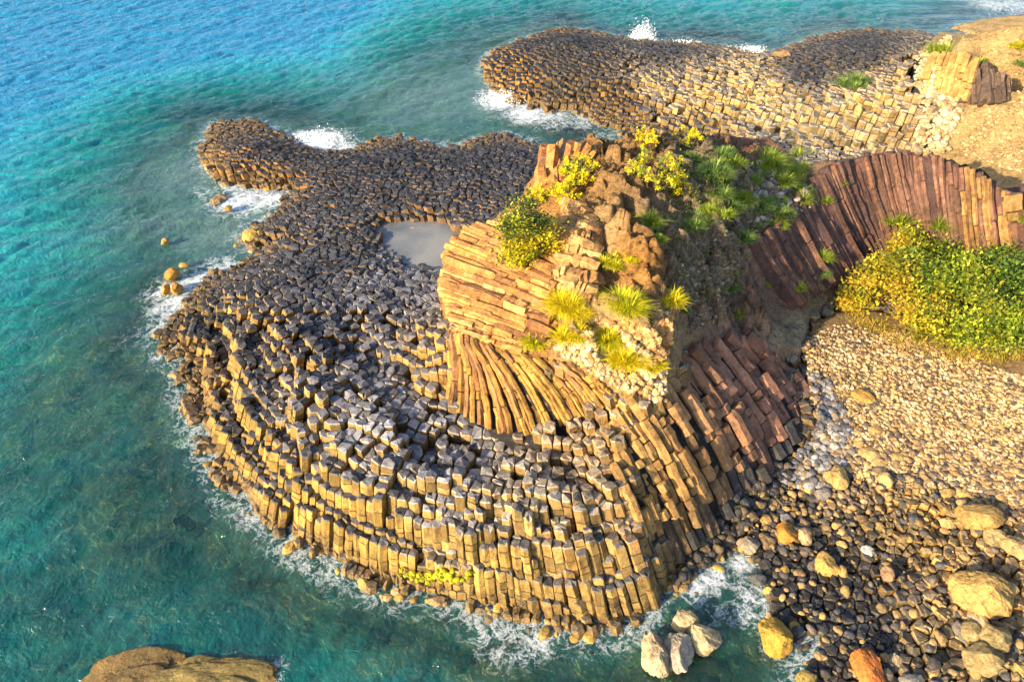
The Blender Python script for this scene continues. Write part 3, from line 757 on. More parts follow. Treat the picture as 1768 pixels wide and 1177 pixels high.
tag(under.build('column_core', M['basalt']), 'inner basalt columns showing in the gaps of the fan, flank and cliffs', 'basalt columns', None, 'stuff')

# the Voronoi field: the columns that show largest are things, the rest is one mass
zone_label = {
 'cliff': ('tall ochre sided basalt column standing in the front cliff above the surf', 'basalt columns of the front cliff'),
 'rim': ('ochre sided basalt column leaning on the left rim of the platform', 'basalt columns of the left rim'),
 'step': ('upright ochre basalt column in the step left of the fan wall', 'basalt columns of the step'),
 'terrace': ('grey topped basalt column on the terrace in front of the fan wall', 'basalt columns of the terrace'),
}
def subzone(c):
    if c['px'] < 560 : return 'rim'
    if 590 < c['px'] < 790 and 500 < c['py'] < 690: return 'step'
    if c['py'] > 880: return 'cliff'
    return 'terrace'
main = sorted([c for c in columns if c['zone'] == 'main'], key=lambda c: -c['area'])
for c in main[:145]:
    mb = MB(); mb.add(c['v'], c['f'], c['c'])
    z = subzone(c); o = mb.build('basalt_column', M['basalt'], origin=(c['x'], c['y'], c['z'] - 1)); tag(o, zone_label[z][0], 'basalt column', zone_label[z][1], 'thing')
mb = MB(); mf = MB(); mp = MB()
for c in main[145:] + [c for c in columns if c['zone'] == 'north']: mb.add(c['v'], c['f'], c['c'])
for c in columns:
    if c['zone'] == 'far': mf.add(c['v'], c['f'], c['c'])
    if c['zone'] == 'pave': mp.add(c['v'], c['f'], c['c'])
tag(mb.build('column_tops', M['basalt']), 'honeycomb of dark basalt column tops covering the near platform', 'basalt columns', None, 'stuff')
tag(mf.build('far_columns', M['basalt']), 'dark and cream basalt columns covering the far headland', 'basalt columns', None, 'stuff')
tag(mp.build('shore_columns', M['wet']), 'low worn basalt column tops paving the cobble shore', 'basalt columns', None, 'stuff')
print("columns", len(columns), {z: sum(c['zone'] == z for c in columns) for z in ('main', 'north', 'far', 'pave')})

# ------------------------------------------------------------------ sea
def ocean(N, L, V, wdir, seed, align=3):
    r = np.random.default_rng(seed)
    k = np.fft.fftfreq(N, 1 / N) * 2 * math.pi / L
    kx, ky = np.meshgrid(k, k); kk = np.hypot(kx, ky); kk[0, 0] = 1e-6
    Lp = V * V / 9.81
    cs = (kx * wdir[0] + ky * wdir[1]) / kk
    ph = np.exp(-1 / (kk * Lp) ** 2) / kk ** 4 * np.abs(cs) ** align * np.exp(-(kk * .07) ** 2)
    ph = np.where(cs < 0, ph * .25, ph); ph[0, 0] = 0
    hk = (r.normal(size=(N, N)) + 1j * r.normal(size=(N, N))) * np.sqrt(ph)
    h = np.fft.ifft2(hk).real; dx = np.fft.ifft2(-1j * kx / kk * hk).real; dy = np.fft.ifft2(-1j * ky / kk * hk).real
    s = h.std(); return h / s, dx / s, dy / s
def sample(A, L, x, y):
    N = A.shape[0]; u = (x / L * N) % N; v = (y / L * N) % N
    i, j = np.floor(u).astype(int) % N, np.floor(v).astype(int) % N; fu, fv = u - np.floor(u), v - np.floor(v)
    i1, j1 = (i + 1) % N, (j + 1) % N
    return (A[j, i] * (1 - fu) + A[j, i1] * fu) * (1 - fv) + (A[j1, i] * (1 - fu) + A[j1, i1] * fu) * fv
wx, wy = coords(-60, 34, .15, 5000), coords(3, 88, .15, 5000)
XW, YW = np.meshgrid(wx, wy)
ZT = H_base(XW, YW); depth = -ZT
o1, o2 = ocean(512, 61., 2.1, (.55, -.83), 1, 7), ocean(512, 37., 1.15, (.62, -.78), 2, 5)
tap = 1 / (1 + (np.maximum(0, np.hypot(XW, YW - 40) - 75) / 20) ** 2)
A1, A2 = .06 * tap, .042 * tap
calm = .45 + .55 * smooth(.2, 2.2, depth)
hW = (sample(o1[0], 61., XW, YW) * A1 + sample(o2[0], 37., XW + 3, YW + 9) * A2) * calm
dX = (sample(o1[1], 61., XW, YW) * A1 + sample(o2[1], 37., XW + 3, YW + 9) * A2) * calm * .9
dY = (sample(o1[2], 61., XW, YW) * A1 + sample(o2[2], 37., XW + 3, YW + 9) * A2) * calm * .9
foam_px = [(420,345,2.6,.9),(400,320,1.6,.7),(470,345,1.6,.9),(350,330,1.3,.55),(300,530,1.5,.9),(290,500,1.5,.8),(380,462,1.5,.75),(340,480,1.5,.8),(330,410,3,.25),(250,580,1.6,.45),(285,565,1.2,.7),(550,245,2.6,1.0),(590,255,1.6,.9),(520,235,1.4,.8),
 (870,175,2.4,1.0),(910,195,2.2,1.0),(850,160,1.6,.7),(950,205,2.6,.75),(1010,210,2.2,.7),(1040,235,1.8,.55),(760,250,1.2,.5),(1290,92,2.4,.95),(1320,95,1.6,.9),(1110,72,1.8,1.0),(1130,76,1.2,1.0),(1750,8,4.5,1.0),(1190,78,1.5,.7),
 (1230,990,1.0,.85),(1200,1010,.9,.8),(1280,970,.8,.8),(1300,1030,.9,.75),(1240,1060,1.2,.45),(870,1100,1.3,.6),(860,1070,1.1,.65),(820,1060,.9,.6),(780,1045,.8,.5),(930,1100,1.0,.7),(1290,1060,.8,.7),(900,1130,.8,.5),(1340,1120,.7,.6),(240,1160,.7,.75),(300,1150,.5,.6),(470,1160,.6,.6),(400,1140,.5,.4),(680,1030,.8,.5),(1000,1110,1.0,.5),(430,890,.6,.3),(1090,1100,.8,.45),(1420,1130,.6,.4)]
foam = np.zeros_like(XW)
for (a, b, r_, st) in foam_px:
    p = at(a, b); foam = np.maximum(foam, st * np.exp(-((XW - p[0]) ** 2 + (YW - p[1]) ** 2) / (r_ * .95) ** 2))
sw = sdf(coast, XW, YW)
foam = np.maximum(foam, .54 * smooth(-1.9, -.05, sw))
foam = np.maximum(foam, .22 * smooth(-3.0, -.3, sw) * smooth(20, 36, YW))
silt_px = [(330,300,4,.55),(300,380,3.5,.5),(380,400,3.5,.6),(750,170,7,.5),(700,200,4,.4),(830,140,4,.45),(450,380,2,.5)]
silt = np.zeros_like(XW)
for (a, b, r_, st) in silt_px:
    p = at(a, b); silt = np.maximum(silt, st * np.exp(-((XW - p[0]) ** 2 + (YW - p[1]) ** 2) / r_ ** 2))
silt = np.maximum(silt, .22 * smooth(-2.6, -.2, sw))
wm = np.ones((len(wy) - 1, len(wx) - 1), bool)
inl = sw > 8
wm = ~(inl[:-1, :-1] & inl[1:, 1:] & inl[1:, :-1] & inl[:-1, 1:])
idx = np.arange(XW.size).reshape(XW.shape)
q = np.stack([idx[:-1, :-1], idx[:-1, 1:], idx[1:, 1:], idx[1:, :-1]], -1)[wm]
used = np.unique(q); re_ = np.full(XW.size, -1); re_[used] = np.arange(len(used))
VW = np.stack([(XW + dX).ravel(), (YW + dY).ravel(), hW.ravel()], -1)[used]
me = bpy.data.meshes.new("sea"); me.from_pydata(VW.tolist(), [], re_[q].tolist()); me.materials.append(M['water'])
for nm, arr in (("depth", np.maximum(depth, 0)), ("foam", foam), ("silt", silt)):
    a = me.attributes.new(nm, 'FLOAT', 'POINT'); a.data.foreach_set("value", arr.ravel()[used].astype(np.float32))
me.polygons.foreach_set("use_smooth", [True] * len(q)); me.update()
sea = bpy.data.objects.new("sea", me); COL.objects.link(sea); sea["kind"] = "structure"

# tide pool
mb = MB(); pp = [at(a, b, .82) for a, b in [(625,385),(650,360),(720,362),(800,368),(830,400),(810,460),(775,480),(730,474),(680,455),(640,432)]]
mb.add([(p[0], p[1], .82) for p in pp], [list(range(len(pp)))[::-1]], (.2, .2, .2))
tp = mb.build("tide_pool", M['pool']); tag(tp, 'still grey rock pool lying between dark columns and the ochre outcrop', 'rock pool')

# ------------------------------------------------------------------ boulders, pebbles
_v = [allV.tolist()]; _f = [np.vstack([TQ, SQ + n1, HQ + n2]).tolist()]
vv, ff = _v[0], _f[0]
for m in [mb, mf, mp, under]:
    if m is mb: continue
    o_ = len(vv); vv.extend(m.v); ff.extend([[i + o_ for i in f_] for f_ in m.f])
for c in main:
    o_ = len(vv); vv.extend(c['v']); ff.extend([[i + o_ for i in f_] for f_ in c['f']])
bvh = BVHTree.FromPolygons(vv, ff)
def ico(sub):
    t = (1 + 5 ** .5) / 2
    v = [(-1,t,0),(1,t,0),(-1,-t,0),(1,-t,0),(0,-1,t),(0,1,t),(0,-1,-t),(0,1,-t),(t,0,-1),(t,0,1),(-t,0,-1),(-t,0,1)]
    f = [(0,11,5),(0,5,1),(0,1,7),(0,7,10),(0,10,11),(1,5,9),(5,11,4),(11,10,2),(10,7,6),(7,1,8),(3,9,4),(3,4,2),(3,2,6),(3,6,8),(3,8,9),(4,9,5),(2,4,11),(6,2,10),(8,6,7),(9,8,1)]
    v = [Vector(a).normalized() for a in v]
    for _ in range(sub):
        cache = {}; nf = []
        def mid(a, b):
            k = (min(a, b), max(a, b))
            if k not in cache: v.append(((v[a] + v[b]) / 2).normalized()); cache[k] = len(v) - 1
            return cache[k]
        for a, b, c in f:
            x, y, z = mid(a, b), mid(b, c), mid(c, a); nf += [(a, x, z), (b, y, x), (c, z, y), (x, y, z)]
        f = nf
    return np.array([tuple(a) for a in v]), f
ICO = {k: ico(k) for k in (1, 2, 3, 4)}
def stone(mb, centre, size, col, sub=2, cutn=7, seed=None, rot=None, rough=.06, lump=0):
    """a faceted, worn stone: sphere cut by random planes then roughened"""
    r = np.random.default_rng(seed if seed is not None else rnd.randrange(1 << 30))
    v, f = ICO[sub]; v = v.copy()
    for _ in range(cutn):
        n = r.normal(size=3); n /= np.linalg.norm(n); d = .62 + .25 * r.random()
        e = v @ n - d; v = v - np.where(e > 0, e, 0)[:, None] * n * .92
    if lump:
        col = np.array(col) * .72; o_ = r.random() * 50; q_ = v * 1.6
        v = v * (1 + lump * (fbm(q_[:, 0] + q_[:, 2] * .7 + o_, q_[:, 1] - q_[:, 2] * .6 + o_, 3, 4) + .6 * np.where(worley(q_[:, 0] * 1.3 + q_[:, 2], q_[:, 1] * 1.3 - q_[:, 2] * .5 + o_, 2)[0] < .25, -.25, 0)))[:, None]
    v *= 1 + rough * r.normal(size=(len(v), 1))
    v = v * np.array(size)
    a = r.random() * 6.28 if rot is None else rot; ca, sa = math.cos(a), math.sin(a)
    v = np.stack([v[:, 0] * ca - v[:, 1] * sa, v[:, 0] * sa + v[:, 1] * ca, v[:, 2]], -1) + np.array(centre)
    mb.add([tuple(p) for p in v], [list(t) for t in f], tuple(col))
OR, YE, TA, GR, CR, RED, BR = (.56,.26,.04), (.62,.40,.11), (.46,.32,.16), (.22,.20,.18), (.62,.52,.36), (.62,.19,.035), (.28,.18,.10)
boulders = [
 (1352,915,42,33,OR,'bright orange rounded boulder above the dark cobbles beside a tan stone'),(1424,972,40,38,(.60,.36,.09),'round orange boulder standing alone amid the dark wet cobbles'),(1388,922,28,26,TA,'tan stone touching the bright orange boulder'),
 (1291,938,32,26,(.36,.28,.19),'grey tan stone at the head of the surf channel'),(1323,937,26,24,BR,'brown stone between the orange boulder and the grey tan stone'),(1335,1106,50,52,(.52,.30,.04),'amber angular boulder standing in the foamy water'),
 (1495,1147,48,55,RED,'red orange boulder at the bottom of the photo'),(1548,1147,32,28,(.36,.30,.20),'small grey tan wedge stone right of the red orange boulder'),(1686,1014,84,70,(.52,.33,.10),'big smooth yellow boulder, largest on the shore'),
 (1690,1076,30,56,(.58,.42,.22),'upright tan slab leaning below the big yellow boulder'),(1727,1082,32,26,(.60,.42,.20),'flat oval tan stone right of the leaning slab'),(1683,886,76,44,(.44,.28,.08),'broad yellow brown boulder with cracks at the edge of the gravel'),
 (1662,853,34,19,(.56,.37,.11),'long low ochre stone above the broad cracked boulder'),(1636,850,22,15,(.52,.34,.11),'small ochre stone left of the long low stone'),(1634,900,26,22,(.48,.32,.12),'ochre cobble left below the broad cracked boulder'),
 (1660,899,26,22,(.50,.34,.12),'ochre cobble touching the front of the broad cracked boulder'),(1716,925,34,28,(.46,.33,.14),'tan blocky stone right below the broad cracked boulder'),(1753,940,46,40,(.52,.36,.15),'large tan block at the right edge of the photo'),
 (1490,680,40,26,(.60,.34,.08),'orange slab lying on the upper gravel beach'),(1441,820,36,38,(.50,.34,.12),'tan orange upright stone at the gravel edge beside the dark gully'),(1526,826,25,27,(.54,.37,.14),'egg shaped tan stone on the lower gravel'),
 (1499,779,32,22,(.56,.36,.13),'flat orange stone on the middle of the gravel'),(1550,786,26,16,(.56,.37,.13),'small flat ochre stone right of two others on the gravel'),(1518,796,26,18,(.54,.37,.15),'small tan stone between two flat stones on the gravel'),
 (1510,738,32,16,(.56,.36,.12),'thin ochre slab below the orange slab on the gravel'),(1530,986,20,26,(.36,.22,.11),'small brown block right of the round orange boulder'),(1453,982,18,20,(.48,.29,.10),'small brown cobble touching the round orange boulder'),
 (1497,948,20,17,(.66,.62,.54),'pale whitish stone on the dark wet slab'),(1182,1076,46,32,(.60,.46,.25),'cream boulder furthest from the camera in the shallow cluster'),(1212,1106,52,44,(.58,.44,.23),'cream boulder with a pointed right end in the shallow cluster'),
 (1170,1132,44,56,(.46,.39,.29),'grey white rounded boulder in the middle of the shallow cluster'),(1128,1136,44,62,(.54,.41,.24),'tall cream boulder leaning at the left of the shallow cluster'),(1194,1093,20,12,(.50,.42,.32),'small cream stone wedged between the cluster boulders'),
 (1756,1150,28,26,(.50,.36,.12),'yellow stone at the right bottom edge beside broken blocks'),(1392,1168,34,22,(.36,.26,.06),'olive amber stone at the bottom edge in foam'),(1573,1170,36,24,(.20,.19,.18),'grey rounded stone at the bottom edge beside dark cobbles'),
 (1740,1015,28,24,(.50,.32,.13),'orange brown stone right of the big yellow boulder'),(1655,1082,18,28,(.26,.22,.18),'dark narrow stone left of the leaning slab'),(1712,1090,20,20,(.22,.2,.2),'dark grey cobble behind the oval tan stone'),
 (1322,896,20,18,(.50,.30,.10),'small orange cobble left above the bright orange boulder'),(1355,892,18,14,(.24,.22,.22),'dark grey cobble above the bright orange boulder'),(1280,948,12,12,(.56,.34,.06),'tiny orange cobble at the water edge'),
 (1354,982,14,16,(.50,.32,.08),'small yellow cobble on the wet shore edge'),(1306,1000,26,22,(.10,.10,.10),'black cobble standing in the foam'),(1420,850,26,22,(.28,.24,.20),'dull grey stone in the dark gully beside the gravel'),
 (298,478,24,22,OR,'orange sea rock with surf around it, tallest of the outlying rocks'),(287,503,16,20,(.56,.30,.05),'orange sea rock nearest the left rim, beside a second one'),(306,502,16,24,(.58,.31,.06),'narrow orange sea rock between its neighbour and the rim'),
 (318,460,16,10,(.54,.30,.07),'low orange sea rock behind the tallest outlying rock'),(286,420,13,14,(.52,.29,.06),'small lone orange rock out in the grey shallows'),(395,362,14,12,(.54,.30,.07),'tiny orange rock in the white foam below the dark nub'),(378,345,20,12,(.40,.26,.12),'low brown rock awash in foam below the dark nub'),
 (434,412,28,24,(.58,.34,.07),'yellow end block of the short dark spur'),(452,408,14,20,(.54,.33,.07),'narrow yellow block beside the end block of the spur'),(506,255,16,8,(.50,.30,.09),'low orange rock in surf behind the platform'),(1350,94,30,14,(.34,.22,.10),'brown rock in surf behind the far headland'),
 (215,1168,140,50,(.24,.15,.045),'broad brown weedy rock awash at the bottom left'),(365,1168,165,40,(.25,.18,.05),'long olive weedy rock awash at the bottom edge'),(50,1130,70,60,(.22,.19,.06),'submerged olive rock in the left bottom corner'),(310,845,60,36,(.18,.14,.08),'round brown rock under the green water'),(255,890,70,36,(.20,.20,.07),'olive rock under the green water left of the round brown one'),
]
for (a, b, w, h, c, lab) in boulders:
    sub_ = 'submerged' in lab or 'under the' in lab
    aw = 'awash' in lab
    p = Vector(at(a, b, -.7)) if sub_ else (Vector(at(a, b, .05)) if aw else hit(a, b + h * .25)[0])
    if not sub_ and p.z < .05: p = Vector(at(a, b, .12))
    s = F / (math.hypot(p.y, CAM_H - p.z)); rx = w / s / 2
    ang = math.atan2(CAM_H - p.z, p.y)
    hh_ = h / s / 2
    # the outline's height is shared between the stone's depth and its height
    rz = hh_ * .85 if not aw else .17; ry = hh_ * 1.05 if not aw else hh_ / math.sin(ang) * 1.25
    if 'slab' in lab or 'flat' in lab: rz *= .6; ry *= 1.1
    mb = MB(); col = np.array(c)
    og = (p.x, p.y, p.z + (rz * .5 if not (aw or sub_) else -.02))
    stone(mb, og, (rx * 1.12, ry * 1.12, rz * 1.1), col, 4 if w > 24 else 3, 4 if 'smooth' in lab else (2 if aw else 10), None, rnd.uniform(-.25, .25), .008, .5 if aw else .22)
    o = mb.build('boulder' if w > 24 else 'stone', M['boulder'], smooth_=False, origin=og)
    tag(o, lab, 'boulder' if w > 24 else 'stone')

# big yellow boulder's second lobe and olive broken blocks
for (a, b, w, lab) in [(1672,1105,40,'olive broken block, upper one of three under the leaning slab'),(1712,1112,46,'olive broken block, widest of three under the leaning slab'),(1690,1148,56,'olive broken block, lowest of three at the bottom edge')]:
    p = hit(a, b)[0]; s = F / math.hypot(p.y, CAM_H - p.z); mb = MB()
    stone(mb, (p.x, p.y, p.z + .3), (w / s / 1.7, w / s / 2.0, w / s / 2.6), (.34, .25, .10), 3, 20, a, None, .01, .2)
    tag(mb.build('broken_block', M['boulder'], origin=(p.x, p.y, p.z + .3)), lab, 'stone block')

def scatter(poly, n, smin, smax, pal, name, label, seed, sub=1, flat=.6, power=2.2, mat_='boulder', weightf=None, ncut=5):
    r = np.random.default_rng(seed); mb = MB(); k = 0; tries = 0
    bx = [p[0] for p in poly]; by = [p[1] for p in poly]
    cx, cy = r.uniform(min(bx), max(bx), n * 6), r.uniform(min(by), max(by), n * 6)
    ok = inpoly(poly, cx, cy)
    for a, b in zip(cx[ok], cy[ok]):
        if k >= n: break
        if weightf is not None and r.random() > weightf(a, b): continue
        p, nn = hit(a, b)
        if p.z < -.25 or p.z > 6: continue
        sz = smin + (smax - smin) * r.random() ** power
        c = np.array(pal[r.integers(len(pal))]) * (.7 + .6 * r.random())
        stone(mb, (p.x, p.y, p.z + sz * flat * .35), (sz, sz * (.65 + .3 * r.random()), sz * flat), c, sub, ncut, int(r.integers(1 << 30)), None, .05)
        k += 1
    o = mb.build(name, M[mat_]); tag(o, label, 'stones', None, 'stuff'); return o
GRAV = [(1390,590),(1440,560),(1560,575),(1640,610),(1768,650),(2000,690),(2000,950),(1768,880),(1690,850),(1600,840),(1480,830),(1430,800),(1405,720),(1395,650)]
scatter(GRAV, 21000, .022, .095, [(.52,.36,.18),(.50,.31,.12),(.58,.44,.27),(.22,.15,.08),(.08,.07,.06),(.48,.28,.09),(.54,.38,.20),(.36,.24,.11)], 'gravel', 'cream and ochre gravel covering the small beach', 5)
SHORE = [(1275,905),(1330,820),(1400,770),(1480,800),(1600,815),(1700,850),(1800,870),(1800,1250),(1400,1177),(1370,1090),(1335,1040),(1325,985),(1290,945)]
scatter(SHORE, 1500, .04, .2, [(.08,.07,.06),(.06,.06,.065),(.26,.17,.07),(.40,.25,.085),(.14,.11,.085),(.30,.19,.08)], 'cobbles', 'dark and ochre cobbles strewn along the wet shore', 6, 1, .6, 2.2, 'boulder', lambda a, b: max(.12, 1 - math.hypot((a - 1350) / 180, (b - 880) / 110)))
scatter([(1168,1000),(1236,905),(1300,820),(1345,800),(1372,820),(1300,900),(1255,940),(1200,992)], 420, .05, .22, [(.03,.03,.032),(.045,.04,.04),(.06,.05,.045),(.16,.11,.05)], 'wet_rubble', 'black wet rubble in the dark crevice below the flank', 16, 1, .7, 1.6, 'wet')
scatter([(1420,720),(1560,745),(1700,800),(1768,815),(1768,915),(1600,850),(1400,880)], 1300, .03, .15, [(.07,.06,.055),(.14,.10,.07),(.34,.2,.08),(.4,.26,.12),(.2,.14,.09)], 'mixed_stones', 'mixed dark and tan stones between the gravel and the wet shore', 31)
GULLY = [(1395,640),(1430,660),(1470,740),(1470,800),(1420,850),(1370,840),(1330,830),(1405,760),(1412,700)]
scatter(GULLY, 700, .06, .2, [(.10,.10,.11),(.16,.16,.17),(.3,.28,.27),(.22,.16,.1)], 'gully_cobbles', 'grey cobbles in the shaded gully between flank and gravel', 8)
FRONT = [(620,990),(760,1020),(900,1055),(1060,1085),(1090,1120),(1000,1130),(880,1110),(740,1060),(600,1010)]
SLOPE = [(1160,260),(1280,240),(1360,330),(1290,430),(1230,560),(1180,580),(1160,420)]
scatter(SLOPE, 900, .03, .13, [(.24,.17,.12),(.20,.13,.085),(.30,.23,.17),(.15,.10,.06)], 'rubble', 'grey rubble strewn over the shaded slope', 9, 2, .7, 2.4, 'boulder', None, 18)
scatter([(1260,270),(1380,280),(1400,360),(1300,400)], 260, .05, .2, [(.36,.32,.28),(.28,.24,.2),(.2,.15,.12)], 'pale_rubble', 'pale angular rubble among the lime tufts at the top of the slope', 19, 2, .7, 2.0, 'boulder', None, 18)
CREST = [(1000,330),(1040,380),(1060,560),(1150,640),(1150,690),(1120,695),(1020,645),(955,605),(985,575),(1020,560)]
scatter(CREST, 1100, .03, .16, [(.56,.40,.20),(.52,.34,.13),(.46,.26,.09),(.58,.45,.26)], 'crest_rubble', 'cream broken rock along the crest and foot of the outcrop', 10, 2, .75, 2.0, 'ochre', None, 22)
scatter([(1045,330),(1140,380),(1165,520),(1150,640),(1075,560),(1050,420)], 1500, .03, .15, [(.50,.26,.07),(.44,.21,.06),(.54,.34,.14),(.36,.2,.08)], 'orange_rubble', 'orange crumbling rock on the right half of the outcrop', 20, 2, .75, 2.0, 'ochre', None, 22)
scatter([(930,260),(1110,245),(1180,290),(1130,330),(1040,330),(940,350)], 600, .03, .13, [(.44,.25,.09),(.38,.22,.1),(.5,.34,.17)], 'top_rubble', 'brown broken rock between the shrubs on top of the outcrop', 22, 2, .7, 2.0, 'ochre', None, 22)
scatter([(1640,50),(1768,40),(1768,300),(1650,265),(1650,190),(1750,185),(1750,120),(1690,100)], 900, .02, .13, [(.46,.32,.14),(.38,.26,.12),(.30,.2,.1),(.5,.38,.2)], 'hill_gravel', 'loose ochre gravel over the yellow hill', 29, 1, .6, 2.6, 'ochre', None, 14)
scatter([(1575,100),(1640,60),(1660,180),(1640,265),(1580,262),(1590,180)], 700, .05, .3, [(.46,.35,.2),(.40,.28,.13),(.30,.22,.13),(.5,.4,.26)], 'hill_rubble', 'loose cream blocks where the far columns meet the yellow hill', 23, 2, .6, 1.8, 'ochre', None, 18)

mb = MB()
for (a, b, sz) in [(715,398,.34),(742,410,.28),(752,404,.22),(700,415,.2),(728,425,.3),(760,420,.18),(690,405,.16),(745,440,.22),(776,395,.3),(786,412,.26)]:
    p = at(a, b, .66); stone(mb, (p[0], p[1], .66), (sz, sz * .8, sz * .55), np.array((.34,.28,.19)), 2, 6, a, None, .02, .15)
tag(mb.build('pool_stones', M['boulder']), 'tan stones under the water of the still rock pool', 'stones', None, 'stuff')

# rocks lying on the seabed, seen through the water
mb = MB(); r_ = np.random.default_rng(91)
SEAROCK = [([(-40,800),(330,760),(460,900),(700,1040),(900,1110),(900,1230),(-60,1230)], 150), ([(260,290),(420,350),(430,460),(330,500),(260,600),(230,450)], 70), ([(1090,1060),(1330,1010),(1380,1177),(1080,1200)], 45), ([(560,1000),(1080,1090),(1060,1150),(700,1080)], 60)]
for poly, n in SEAROCK:
    k = 0
    bx_, by_ = [q[0] for q in poly], [q[1] for q in poly]
    while k < n:
        a, b = r_.uniform(min(bx_), max(bx_)), r_.uniform(min(by_), max(by_))
        if not bool(inpoly(poly, np.array([a]), np.array([b]))[0]): continue
        k += 1; p, _n = hit(a, b)
        if p.z > -.1: continue
        sz = .15 + .75 * r_.random() ** 2; c = np.array(((.30,.24,.10),(.20,.18,.09),(.10,.08,.06),(.36,.26,.12),(.26,.28,.10))[r_.integers(5)]) * 1.3
        stone(mb, (p.x, p.y, min(p.z + sz * .3, -.12 - sz * .5)), (sz, sz * (.6 + .4 * r_.random()), sz * .5), c, 2, 5, int(r_.integers(1 << 30)), None, .03, .3)
tag(mb.build('seabed_rocks', M['boulder']), 'olive and brown rocks lying under the clear water round the platform', 'rocks', None, 'stuff')

# ------------------------------------------------------------------ plants
def tuft(mb, p, w, h, n, pal, r, droop=.5, width=.022):
    w *= 1.5; h *= 1.15
    sub_ = [(r.uniform(-.24, .24) * w, r.uniform(-.2, .2) * w, r.uniform(.55, 1.15)) for _ in range(5)]
    for _ in range(n):
        a = r.uniform(0, 6.283); rad = abs(r.gauss(0, .28)) * w
        su = sub_[r.randrange(5)]; bx, by = p[0] + su[0] + math.cos(a) * rad * .4, p[1] + su[1] + math.sin(a) * rad * .4
        L = su[2] * .8 * h * r.uniform(.35, .95) * (1.1 - .5 * min(1, rad / w * 2)); lean = r.uniform(.2, 1.2); a2 = a + r.uniform(-.7, .7)
        c = np.array(pal[r.randrange(len(pal))]) * r.uniform(.7, 1.3)
        wd = width * r.uniform(.7, 1.4); sx, sy = -math.sin(a2) * wd, math.cos(a2) * wd
        pts_ = []
        for k in range(4):
            t = k / 3; out = lean * L * (t ** 1.4) * .85; up = L * (t - droop * lean * t * t) * .8
            pts_.append((bx + math.cos(a2) * out, by + math.sin(a2) * out, p[2] - .03 + up))
        v = []
        for k, q_ in enumerate(pts_):
            m = (1, .9, .6, .12)[k]; v += [(q_[0] - sx * m, q_[1] - sy * m, q_[2]), (q_[0] + sx * m, q_[1] + sy * m, q_[2])]
        mb.add(v, [[0, 1, 3, 2], [2, 3, 5, 4], [4, 5, 7, 6]], tuple(c))
def bush(mb, mbs, p, w, d, h, n, pal, r, leaf=.07, clumps=9, stem=(.12, .08, .05)):
    cl = []
    for _ in range(clumps):
        a = r.uniform(0, 6.283); q_ = math.sqrt(r.random()) * .8
        cl.append((p[0] + math.cos(a) * q_ * w / 2, p[1] + math.sin(a) * q_ * d / 2, p[2] + h * r.uniform(.25, 1.25) * (1 - .45 * q_ * q_), r.uniform(.24, .45), r.uniform(.5, 1.35), r.randrange(len(pal))))
    for c_ in cl:   # stems
        v = []; 
        for k in range(2):
            x0 = (p[0] * .85 + c_[0] * .15, p[1] * .85 + c_[1] * .15, p[2] - .05) if k == 0 else c_[:3]
            rr = .025 if k == 0 else .008
            for q_ in range(4): v.append((x0[0] + rr * math.cos(q_ * 1.57), x0[1] + rr * math.sin(q_ * 1.57), x0[2]))
        mbs.add(v, [[q_, (q_ + 1) % 4, 4 + (q_ + 1) % 4, 4 + q_] for q_ in range(4)], stem)
    for _ in range(n):
        c_ = cl[r.randrange(len(cl))]; sg = c_[3] * min(w, d) * .55
        x, y, z = c_[0] + r.gauss(0, sg * .6), c_[1] + r.gauss(0, sg * .6), c_[2] + r.gauss(0, sg * .42)
        z = max(z, p[2] + .02)
        s = leaf * r.uniform(.6, 1.4); a, b = r.uniform(0, 6.283), r.uniform(-.5, 1.1)
        ux, uy, uz = math.cos(a) * math.cos(b), math.sin(a) * math.cos(b), math.sin(b)
        vx, vy = -math.sin(a), math.cos(a)
        c = np.array(pal[c_[5]] if r.random() < .7 else pal[r.randrange(len(pal))]) * c_[4] * r.uniform(.75, 1.25)
        mb.add([(x, y, z), (x + ux * s * .5 + vx * s * .3, y + uy * s * .5 + vy * s * .3, z + uz * s * .5), (x + ux * s, y + uy * s, z + uz * s), (x + ux * s * .5 - vx * s * .3, y + uy * s * .5 - vy * s * .3, z + uz * s * .5)], [[0, 1, 2, 3]], tuple(c))
def leaf_quad(mb, x, y, z, s, r, c):
    a, b = r.uniform(0, 6.283), r.uniform(-.4, 1.2)
    ux, uy, uz = math.cos(a) * math.cos(b), math.sin(a) * math.cos(b), math.sin(b); vx, vy = -math.sin(a), math.cos(a)
    mb.add([(x, y, z), (x + ux * s * .5 + vx * s * .33, y + uy * s * .5 + vy * s * .33, z + uz * s * .55), (x + ux * s, y + uy * s, z + uz * s), (x + ux * s * .5 - vx * s * .33, y + uy * s * .5 - vy * s * .33, z + uz * s * .55)], [[0, 1, 2, 3]], tuple(c))
